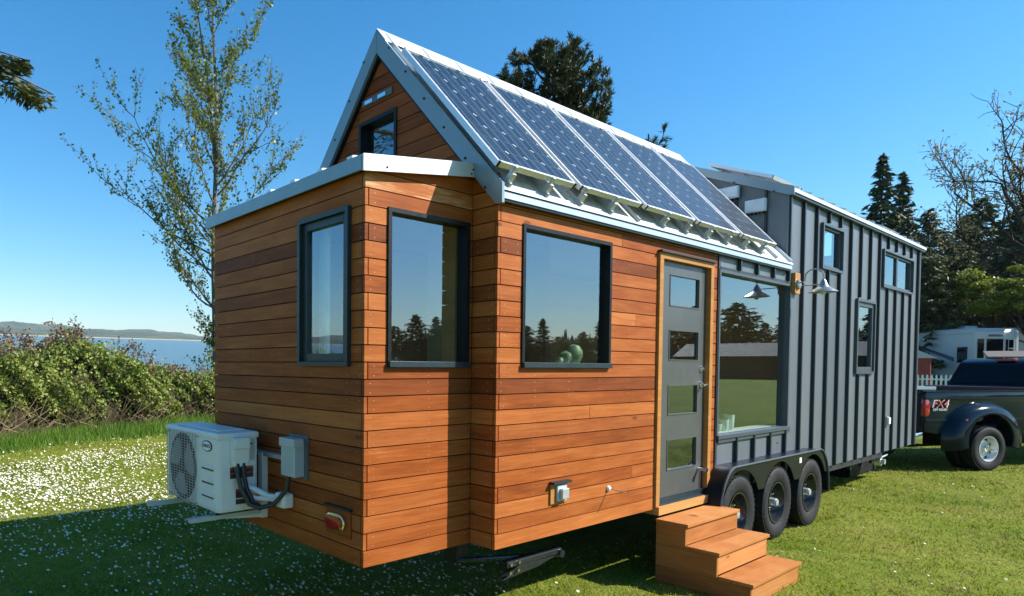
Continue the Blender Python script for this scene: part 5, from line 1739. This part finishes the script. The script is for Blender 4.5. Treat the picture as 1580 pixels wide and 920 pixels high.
# ---- poplar by the thicket
def poplar(loc, seed):
    g = np.random.default_rng(seed)
    t = thing('poplar_tree', 'tall young poplar in spring leaf beside the bramble thicket', 'tree', loc)
    sk = Skel(); LV = []
    def leafy(P, dens, size):
        P = np.array(P)
        seg = np.linalg.norm(np.diff(P, axis=0), axis=1).sum()
        m = int(dens * seg)
        s = g.uniform(0.15, 1, m)
        idx = s * (len(P) - 1)
        c = np.stack([np.interp(idx, np.arange(len(P)), P[:, i]) for i in range(3)], 1)
        cl = g.integers(0, max(1, m // 5) + 1, m)
        offs = g.normal(0, 0.055, (max(1, m // 5) + 1, 3))
        LV.append(c + offs[cl] + g.normal(0, 0.045, (m, 3)) - np.array([0, 0, 0.03]))
    def twig(p, d, ln, r, lev):
        n = 6; P = [p.copy()]; q = p.copy(); dd = d.copy()
        for i in range(n):
            dd = unit(dd + g.normal(0, 0.10, 3) + np.array([0, 0, 0.10]))
            q = q + dd * ln / n; P.append(q.copy())
        sk.limb([tuple(a) for a in P], r, max(r * 0.3, 0.004), 5)
        leafy(P, 9 if lev == 0 else 17, 0.05)
        if lev < 2:
            for i in range(1, n + 1):
                for _ in range(2 if lev == 0 else 1):
                    if g.uniform() < 0.2: continue
                    s = unit(np.cross(dd, g.normal(size=3)))
                    twig(P[i], unit(dd * 0.75 + s * g.uniform(0.4, 0.9) + np.array([0, 0, 0.2])), ln * g.uniform(0.26, 0.46), r * 0.42, lev + 1)
    # leaders: a straight stem that forks
    def leader(P, r0, r1, limbs, lo, lenf):
        P = np.array(P, float)
        sk.limb([tuple(a) for a in P], r0, r1, 8)
        L = len(P)
        for i in range(limbs):
            s = lo + (1 - lo) * (i + g.uniform(0, 0.9)) / limbs
            k = s * (L - 1)
            p = np.array([np.interp(k, np.arange(L), P[:, j]) for j in range(3)])
            a = g.uniform(0, 2 * math.pi)
            ln = lenf * (1.0 - s * 0.62) * g.uniform(0.6, 1.15)
            twig(p, unit(np.array([math.cos(a), math.sin(a), g.uniform(0.45, 1.0)])), ln, max(0.010, (r0 + (r1 - r0) * s) * 0.42), 0)
    H0 = 13.6
    main = [(0.04 * math.sin(z * 0.9), 0.05 * math.sin(z * 0.6), z) for z in np.linspace(-0.3, H0, 14)]
    leader(main, 0.125, 0.018, 27, 0.12, 3.6)
    fk = main[7]
    right = np.array([0.786, -0.619, 0])
    leader([np.array(fk) + right * (-0.35 * s - 0.25 * s * s) + np.array([0, 0.15 * s, 5.6 * s]) for s in np.linspace(0, 1, 8)], 0.055, 0.01, 13, 0.15, 2.0)
    # long low limbs reaching left as in the picture
    for z0, ln, dr, up in ((4.6, 4.4, -1, 0.55), (5.5, 4.2, -1, 0.7), (4.1, 2.6, -1, 0.5), (5.0, 3.2, 1, 0.75), (6.4, 3.2, 1, 0.9), (3.0, 1.8, -1, 0.5)):
        twig(np.array([0, 0, z0]), unit(right * dr + np.array([0, 0, up])), ln, 0.035, 0)
    # suckers round the foot
    for i in range(26):
        a = g.uniform(0, 6.28)
        twig(np.array([0, 0, g.uniform(0.3, 3.2)]), unit(np.array([math.cos(a), math.sin(a), 0.9])), g.uniform(0.5, 1.1), 0.009, 1)
    C = np.concatenate(LV)
    D = unit(rand_dirs(len(C), g) * 0.8 + np.array([0, 0, -0.55]))
    v, f = quads(C, D, perp(D, g), g.uniform(0.032, 0.060, len(C)), g.uniform(0.026, 0.046, len(C)))
    link('crown', mesh_np('crown', v, f), 'leaf_poplar', t)
    sk.mb.build('trunk', 'bark_grey', t, True)
    return len(C)


p = (5.35, 15.9, zf(5.35, 15.9))
n_pop = poplar(p, 5)


# ---- bare spreading tree at the right
def bare_tree(loc, seed):
    g = np.random.default_rng(seed)
    t = thing('budding_tree', 'spreading budding tree with dark bare limbs at the right edge', 'tree', loc)
    sk = Skel(); LV = []
    def limb(p, d, ln, r, lev):
        n = 7; P = [p.copy()]; q = p.copy(); dd = d.copy()
        curl = g.normal(0, 0.10, 3)
        for i in range(n):
            dd = unit(dd + curl * 0.7 + g.normal(0, 0.11, 3) + np.array([0, 0, 0.10]))
            q = q + dd * ln / n; P.append(q.copy())
        sk.limb([tuple(a) for a in P], r * 0.72, max(r * 0.3, 0.006), 6 if lev < 2 else 4)
        if lev >= 2:
            for a in P[2:]:
                if g.uniform() < 0.24:
                    m = g.integers(2, 5)
                    LV.append(a + g.normal(0, 0.10, (m, 3)))
        if lev < 4:
            for i in range(2, n + 1):
                if g.uniform() < (0.9 if lev < 3 else 0.6):
                    s = unit(np.cross(dd, g.normal(size=3)))
                    limb(P[i], unit(dd * 0.7 + s * g.uniform(0.5, 1.0)), ln * g.uniform(0.4, 0.62), r * 0.5, lev + 1)
    sk.limb([(0, 0, -0.3), (0.05, 0, 1.5), (0.0, 0.1, 3.8), (-0.1, 0.15, 5.4)], 0.28, 0.18, 10)
    top = np.array([-0.1, 0.15, 5.3])
    left = np.array([-0.786, 0.619, 0])
    for d, ln, r in ((left * 1.0 + np.array([0, 0, 0.75]), 3.0, 0.11), (left * 0.35 + np.array([0, 0, 1.0]), 3.8, 0.13), (left * 1.1 + np.array([0, 0, 0.45]), 2.6, 0.09),
                     (-left * 0.5 + np.array([0, 0, 1.0]), 3.8, 0.12), (-left * 1.0 + np.array([0.2, 0.3, 0.6]), 3.4, 0.10), (np.array([0.5, 0.7, 0.9]), 3.4, 0.10)):
        limb(top, unit(d), ln, r, 1)
    C = np.concatenate(LV)
    D = rand_dirs(len(C), g)
    v, f = quads(C, D, perp(D, g), g.uniform(0.03, 0.065, len(C)), g.uniform(0.025, 0.045, len(C)))
    link('crown', mesh_np('crown', v, f), 'leaf_bud', t)
    sk.mb.build('trunk', 'bark_dark', t, False)
    return len(C), len(sk.mb.f)


p = at(1606, 31)
n_bare = bare_tree(p, 17)


# ---- yellow-green maples in front of the firs
def broadleaf(loc, h, rad, seed, label, mat, name='maple_tree', n=9000, leaf=0.12):
    g = np.random.default_rng(seed)
    t = thing(name, label, 'tree', loc, 0, 'leafy trees behind the camp site')
    sk = Skel()
    sk.limb([(0, 0, -0.2), (0.1, 0, h * 0.3), (0, 0.1, h * 0.6)], 0.16, 0.07, 7)
    cl = []
    for i in range(46):
        d = unit(g.normal(size=3)); d[2] = abs(d[2]) * 0.9 - 0.2
        r_ = g.uniform(0.45, 1.0)
        c = np.array([d[0] * rad * r_, d[1] * rad * r_, h * 0.60 + d[2] * h * 0.42 * r_])
        cl.append((c, g.uniform(0.35, 0.75) * rad * 0.34))
        sk.limb([(0, 0.05, h * 0.35), tuple(c * 0.5 + np.array([0, 0, h * 0.2])), tuple(c)], 0.04, 0.01, 4)
    idx = g.integers(0, len(cl), n)
    cc = np.array([c[0] for c in cl])[idx]; rr_ = np.array([c[1] for c in cl])[idx]
    C = cc + rand_dirs(n, g) * (rr_ * g.uniform(0.3, 1, n) ** 0.6)[:, None] * np.array([1.2, 1.2, 0.55])
    D = rand_dirs(n, g)
    v, f = quads(C, D, perp(D, g), g.uniform(0.6, 1.1, n) * leaf, g.uniform(0.5, 0.9, n) * leaf)
    link('crown', mesh_np('crown', v, f), mat, t)
    sk.mb.build('trunk', 'bark_dark', t)
    return t


broadleaf(at(1532, 59), 8.7, 2.7, 31, 'yellow green maple lit up in front of the dark firs', 'leaf_maple', n=11000, leaf=0.095)
broadleaf(at(1586, 58), 8.9, 2.4, 32, 'yellow green maple cut by the right edge', 'leaf_maple', n=10000, leaf=0.095)
broadleaf(at(1440, 64), 9.6, 3.0, 33, 'olive leafy tree close to the front corner of the house', 'needle_olive', 'broad_tree', n=17000, leaf=0.10)


# ---- fir standing left of the picture, one limb reaching into it
def limb_fir(loc):
    g = np.random.default_rng(44)
    t = thing('old_fir', 'old fir outside the left edge with one limb reaching in', 'tree', loc)
    sk = Skel()
    sk.limb([(0, 0, -0.3), (0.1, 0, 4), (0.15, 0.05, 8), (0.1, 0, 13)], 0.30, 0.06, 10)
    C = []; D = []
    def bough(P, n, w):
        P = np.array(P)
        s = g.uniform(0.25, 1, n) ** 0.8
        k = s * (len(P) - 1)
        c = np.stack([np.interp(k, np.arange(len(P)), P[:, i]) for i in range(3)], 1)
        ax = unit(P[-1] - P[0])
        sd = unit(np.cross(ax, np.array([0, 0, 1.0])))
        u_ = g.uniform(-1, 1, n)
        C.append(c + sd * (u_ * w * (1.2 - s))[:, None] - np.array([0, 0, 1]) * (np.abs(u_) * 0.22 * w + g.uniform(0, 0.16, n))[:, None])
        D.append(unit(ax * 0.8 + sd * np.sign(u_)[:, None] * 0.7 + np.array([0, 0, 1.0]) * g.uniform(-0.9, 0.35, n)[:, None] + g.normal(0, 0.2, (n, 3))))
    tip = LIMB_TIP - np.array(loc)
    b0 = np.array([0.12, 0.03, 6.1])
    P = [b0 + (tip - b0) * s + np.array([0, 0, 0.35 * math.sin(s * math.pi)]) for s in np.linspace(0, 1, 9)]
    sk.limb([tuple(a) for a in P], 0.075, 0.012, 7)
    bough(P, 900, 0.8)
    for s, dy in ((0.90, 0.5), (0.82, -0.55), (0.72, 0.7), (0.6, -0.8)):
        q = b0 + (tip - b0) * s + np.array([0, 0, 0.35 * math.sin(s * math.pi)])
        ax = unit(tip - b0); sd = np.array([-ax[1], ax[0], 0])
        e = q + ax * 0.85 + sd * dy + np.array([0, 0, -0.05])
        sk.limb([tuple(q), tuple((q + e) / 2 + np.array([0, 0, 0.05])), tuple(e)], 0.02, 0.006, 5)
        bough([q, (q + e) / 2, e], 420, 0.4)
    for i in range(16):
        z = 6.5 + i * 0.42
        a = g.uniform(R(120), R(330)); ln = g.uniform(1.6, 3.0) * (1.1 - i / 22)
        e = np.array([math.cos(a) * ln, math.sin(a) * ln, z + g.uniform(-0.3, 0.3)])
        sk.limb([(0.1, 0, z), tuple(e * np.array([.5, .5, 1])), tuple(e)], 0.04, 0.01, 5)
        bough([(0.1, 0, z), e * np.array([.5, .5, 1]), e], 380, 0.7)
    C = np.concatenate(C); D = np.concatenate(D)
    v, f = quads(C, D, perp(D, g), g.uniform(0.05, 0.11, len(C)), g.uniform(0.012, 0.024, len(C)))
    link('crown', mesh_np('crown', v, f), 'needle_olive', t)
    sk.mb.build('trunk', 'bark_brown', t, True)


LIMB_TIP = np.array([-0.80, 8.75, 6.25])
limb_fir((-9.0, 6.2, zf(-9.0, 6.2)))


# ---- bramble thicket along the bank
def hedge_top(x):
    """height of the thicket above the lawn at x"""
    h = 1.50 + 0.16 * np.sin(x * 0.9 + 0.5) + 0.10 * np.sin(x * 2.3 + 1) + 0.07 * np.sin(x * 5.1)
    return h + 0.30 / (1 + np.exp((x + 0.2) * 3)) - 0.42 * np.exp(-((x - 3.0) / 1.1) ** 2) + 0.18 * np.exp(-((x - 0.4) / 0.8) ** 2)


def hedge_front(x): return 10.55 + 0.16 * (x + 1) + 0.30 * np.sin(x * 0.7) + 0.18 * np.sin(x * 1.9 + 2)


hd = thing('bramble_thicket', 'dense green bramble thicket along the edge of the lawn', 'thicket', (2.0, 12.0, zf(2, 12)))
HO = np.array([2.0, 12.0, zf(2, 12)])
g = np.random.default_rng(61)
# dark woody core that closes the view through
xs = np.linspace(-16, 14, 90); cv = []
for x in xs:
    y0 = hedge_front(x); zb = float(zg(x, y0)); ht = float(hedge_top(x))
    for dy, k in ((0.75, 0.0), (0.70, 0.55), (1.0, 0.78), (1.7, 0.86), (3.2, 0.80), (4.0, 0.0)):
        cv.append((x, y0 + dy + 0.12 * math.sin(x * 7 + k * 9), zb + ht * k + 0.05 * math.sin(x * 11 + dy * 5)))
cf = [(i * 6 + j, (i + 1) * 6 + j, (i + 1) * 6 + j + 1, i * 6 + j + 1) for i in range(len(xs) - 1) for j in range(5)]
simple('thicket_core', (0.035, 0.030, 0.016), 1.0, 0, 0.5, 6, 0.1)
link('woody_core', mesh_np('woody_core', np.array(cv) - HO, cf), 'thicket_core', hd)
n = 120000
x = g.uniform(-15, 13, n)
keep = g.uniform(0, 1, n) < np.where((x > -4.5) & (x < 9), 1.0, 0.35)
x = x[keep]; n = len(x)
y0 = hedge_front(x); ht = hedge_top(x); zb = zg(x, y0)
u = g.uniform(0, 1, n)
face = u < 0.60
tz = np.where(face, g.uniform(0.02, 1, n) ** 0.8, 1.0)
bul = np.sin(tz * math.pi) * 0.35
lump = 0.18 * np.sin(x * 3.1 + tz * 4) + 0.12 * np.sin(x * 6.7 - tz * 9) + 0.10 * np.sin(x * 13 + tz * 17)
y = np.where(face, y0 + 0.75 - bul - lump + np.abs(g.normal(0, 0.16, n)), y0 + 0.55 + g.uniform(0, 3.0, n))
z = np.where(face, zb + ht * tz, zb + ht * (0.95 + 0.05 * np.sin(x * 4 + y * 3)) - 0.04 * (y - y0 - 1.5) ** 2 + g.normal(0, 0.09, n) + 0.10 * np.sin(x * 5.3) * np.sin(y * 4.1))
thin = g.uniform(0, 1, n) < np.where(tz < 0.25, 0.55, 1.0) * np.where(np.sin(x * 2.1 + tz * 6) + np.sin(x * 5.7 - tz * 5) < -1.0, 0.35, 1)
C = np.stack([x, y, z], 1)[thin]
D = unit(rand_dirs(len(C), g) + np.array([0, -0.3, -0.1]))
v, f = quads(C - HO, D, perp(D, g), g.uniform(0.026, 0.052, len(C)), g.uniform(0.019, 0.036, len(C)))
link('foliage', mesh_np('foliage', v, f), 'leaf_bramble', hd)
# reddish arching shoots along the top
mb = MB(); LV = []
for i in range(150):
    x = float(g.uniform(-5, 8.5)); y = float(hedge_front(x) + g.uniform(0.6, 2.6)); z = float(zg(x, hedge_front(x)) + hedge_top(x) - 0.2)
    a = g.uniform(0, 6.28); ln = g.uniform(0.25, 0.75) * (1.25 if x < 1.6 else 0.9)
    P = [np.array([x, y, z]) + np.array([math.cos(a) * s * 0.5, math.sin(a) * s * 0.3, s - 0.55 * s * s]) * ln * 1.5 for s in np.linspace(0, 1, 5)]
    mb.tube([tuple(p_ - HO) for p_ in P], 0.006, 4)
    for p_ in P[1:]: LV.append(p_ + g.normal(0, 0.07, (12, 3)))
tag(mb.build('shoots', 'cane', hd), kind='stuff')
C = np.concatenate(LV); D = rand_dirs(len(C), g)
v, f = quads(C - HO, D, perp(D, g), g.uniform(0.022, 0.045, len(C)), g.uniform(0.016, 0.03, len(C)))
link('shoot_leaves', mesh_np('shoot_leaves', v, f), 'leaf_red', hd)
# dead canes low down
mb = MB()
for i in range(900):
    x = float(g.uniform(-6, 10)); y = float(hedge_front(x) + g.uniform(0.05, 0.6)); z = zf(x, y)
    h_ = g.uniform(0.25, 0.85); dx, dy = g.normal(0, 0.22), g.normal(-0.05, 0.12)
    mb.tube([(x - HO[0], y - HO[1], z - HO[2]), (x + dx * .6 - HO[0], y + dy * .6 - HO[1], z + h_ * .6 - HO[2]), (x + dx * 1.5 - HO[0], y + dy * 1.6 - HO[1], z + h_ - HO[2])], 0.005, 3, False)
tag(mb.build('dead_canes', 'dead_stem', hd), kind='stuff')


# ---- grass and daisies
def blades(name, x, y, h, w, mat, label, lean=0.5, seed=3):
    g = np.random.default_rng(seed)
    n = len(x)
    z = zg(x, y)
    b = np.stack([x, y, z], 1)
    a = g.uniform(0, 2 * math.pi, n)
    s = np.stack([np.cos(a), np.sin(a), np.zeros(n)], 1) * w[:, None]
    t = b + np.stack([g.normal(0, lean, n) * h, g.normal(0, lean, n) * h, h], 1)
    v = np.stack([b - s, b + s, t], 1).reshape(-1, 3)
    o = link(name, mesh_np(name, v, np.arange(3 * n).reshape(-1, 3)), mat)
    return tag(o, label, 'grass', kind='stuff')


def fan(n, a0, a1, r0, r1, g, pw=0.8):
    a = g.uniform(R(a0), R(a1), n)
    r = r0 + (r1 - r0) * g.uniform(0, 1, n) ** pw
    return CAM.x + r * np.cos(a), CAM.y + r * np.sin(a), r


g = np.random.default_rng(71)
x, y, r = fan(330000, -6, 96, 1.6, 24, g, 1.0)
ok = (y < hedge_front(x) + 0.6) & ~((x > 0.3) & (x < XE - 0.3) & (y > 0.9) & (y < 2.3))
x, y, r = x[ok], y[ok], r[ok]
patch = 0.75 + 0.35 * np.sin(x * 2.3 + np.sin(y * 1.7)) * np.sin(y * 2.9 + 1) + 0.15 * np.sin(x * 7) * np.sin(y * 6)
blades('grass', x, y, g.uniform(0.018, 0.05, len(x)) * patch, 0.0022 + 0.00045 * r, 'grass_blade', 'short mown grass blades over the lawn', 0.7)
x = g.uniform(-7, 10, 26000); y = hedge_front(x) + g.normal(-0.15, 0.30, len(x))
blades('tall_grass', x, y, g.uniform(0.10, 0.38, len(x)) * np.clip(1.1 - np.abs(y - hedge_front(x)) * 1.2, 0.2, 1), g.uniform(0.005, 0.009, len(x)), 'grass_tall', 'bright tall grass along the foot of the thicket', 0.25, 4)


def daisies():
    g = np.random.default_rng(81)
    pts = []
    x, y, r = fan(60000, 40, 100, 3.0, 15.5, g, 0.75)
    front = hedge_front(x)
    m = (np.sin(x * 0.9 + y * 0.5) + np.sin(x * 0.35 - y * 0.8 + 2) + np.sin(x * 2.2 + y * 1.7) * 0.5)
    dens = np.where((y > 3.5) & (y < front - 1.6), 0.34 + 0.30 * m, np.where(y < 3.5, 0.13 + 0.07 * m, 0.06))
    k = (g.uniform(0, 1, len(x)) < dens) & (y < front - 0.5)
    pts.append(np.stack([x[k], y[k]], 1))
    x, y, r = fan(5000, -4, 45, 3.5, 22, g, 0.9)
    k = g.uniform(0, 1, len(x)) < 0.05 + 0.12 * (np.sin(x * 1.1) * np.sin(y * 1.4) > 0.35)
    pts.append(np.stack([x[k], y[k]], 1))
    P = np.concatenate(pts)
    bad = (P[:, 0] > 2.0) & (P[:, 0] < 3.05) & (P[:, 1] < 0) & (P[:, 1] > -0.9)
    P = P[~bad]
    n = len(P)
    c = np.stack([P[:, 0], P[:, 1], zg(P[:, 0], P[:, 1]) + g.uniform(0.025, 0.055, n)], 1)
    nrm = unit(np.array([0.25, -0.35, 1.0]) + g.normal(0, 0.28, (n, 3)))
    s = perp(nrm, g); t = np.cross(nrm, s)
    R_ = g.uniform(0.009, 0.015, n)[:, None]
    ang = np.arange(6) * math.pi / 3
    v = np.stack([c + (s * math.cos(a) + t * math.sin(a)) * R_ for a in ang], 1).reshape(-1, 3)
    o = link('daisies', mesh_np('daisies', v, np.arange(n * 6).reshape(-1, 6)), 'petal')
    tag(o, 'white daisies scattered thickly over the lawn', 'flowers', kind='stuff')
    return n


n_d = daisies()

# ---- thin sea air over the bay
hz = MB().box(-2750, 3150, -470, 3750, -12, 175).build('haze', None)
k = NT('haze_air')
k.t.nodes.remove(k.b)
pv = k.n('VolumePrincipled')
pv.inputs['Color'].default_value = (0.80, 0.90, 1.0, 1)
pv.inputs['Density'].default_value = 0.00008
k.l(pv.outputs[0], k.out.inputs['Volume'])
hz.data.materials.append(k.m)
tag(hz, 'thin pale sea haze over the bay', 'haze', kind='stuff')
print('counts', n_pop, n_bare, n_d, sum(len(o.data.polygons) for o in COL.objects if o.type == 'MESH'))
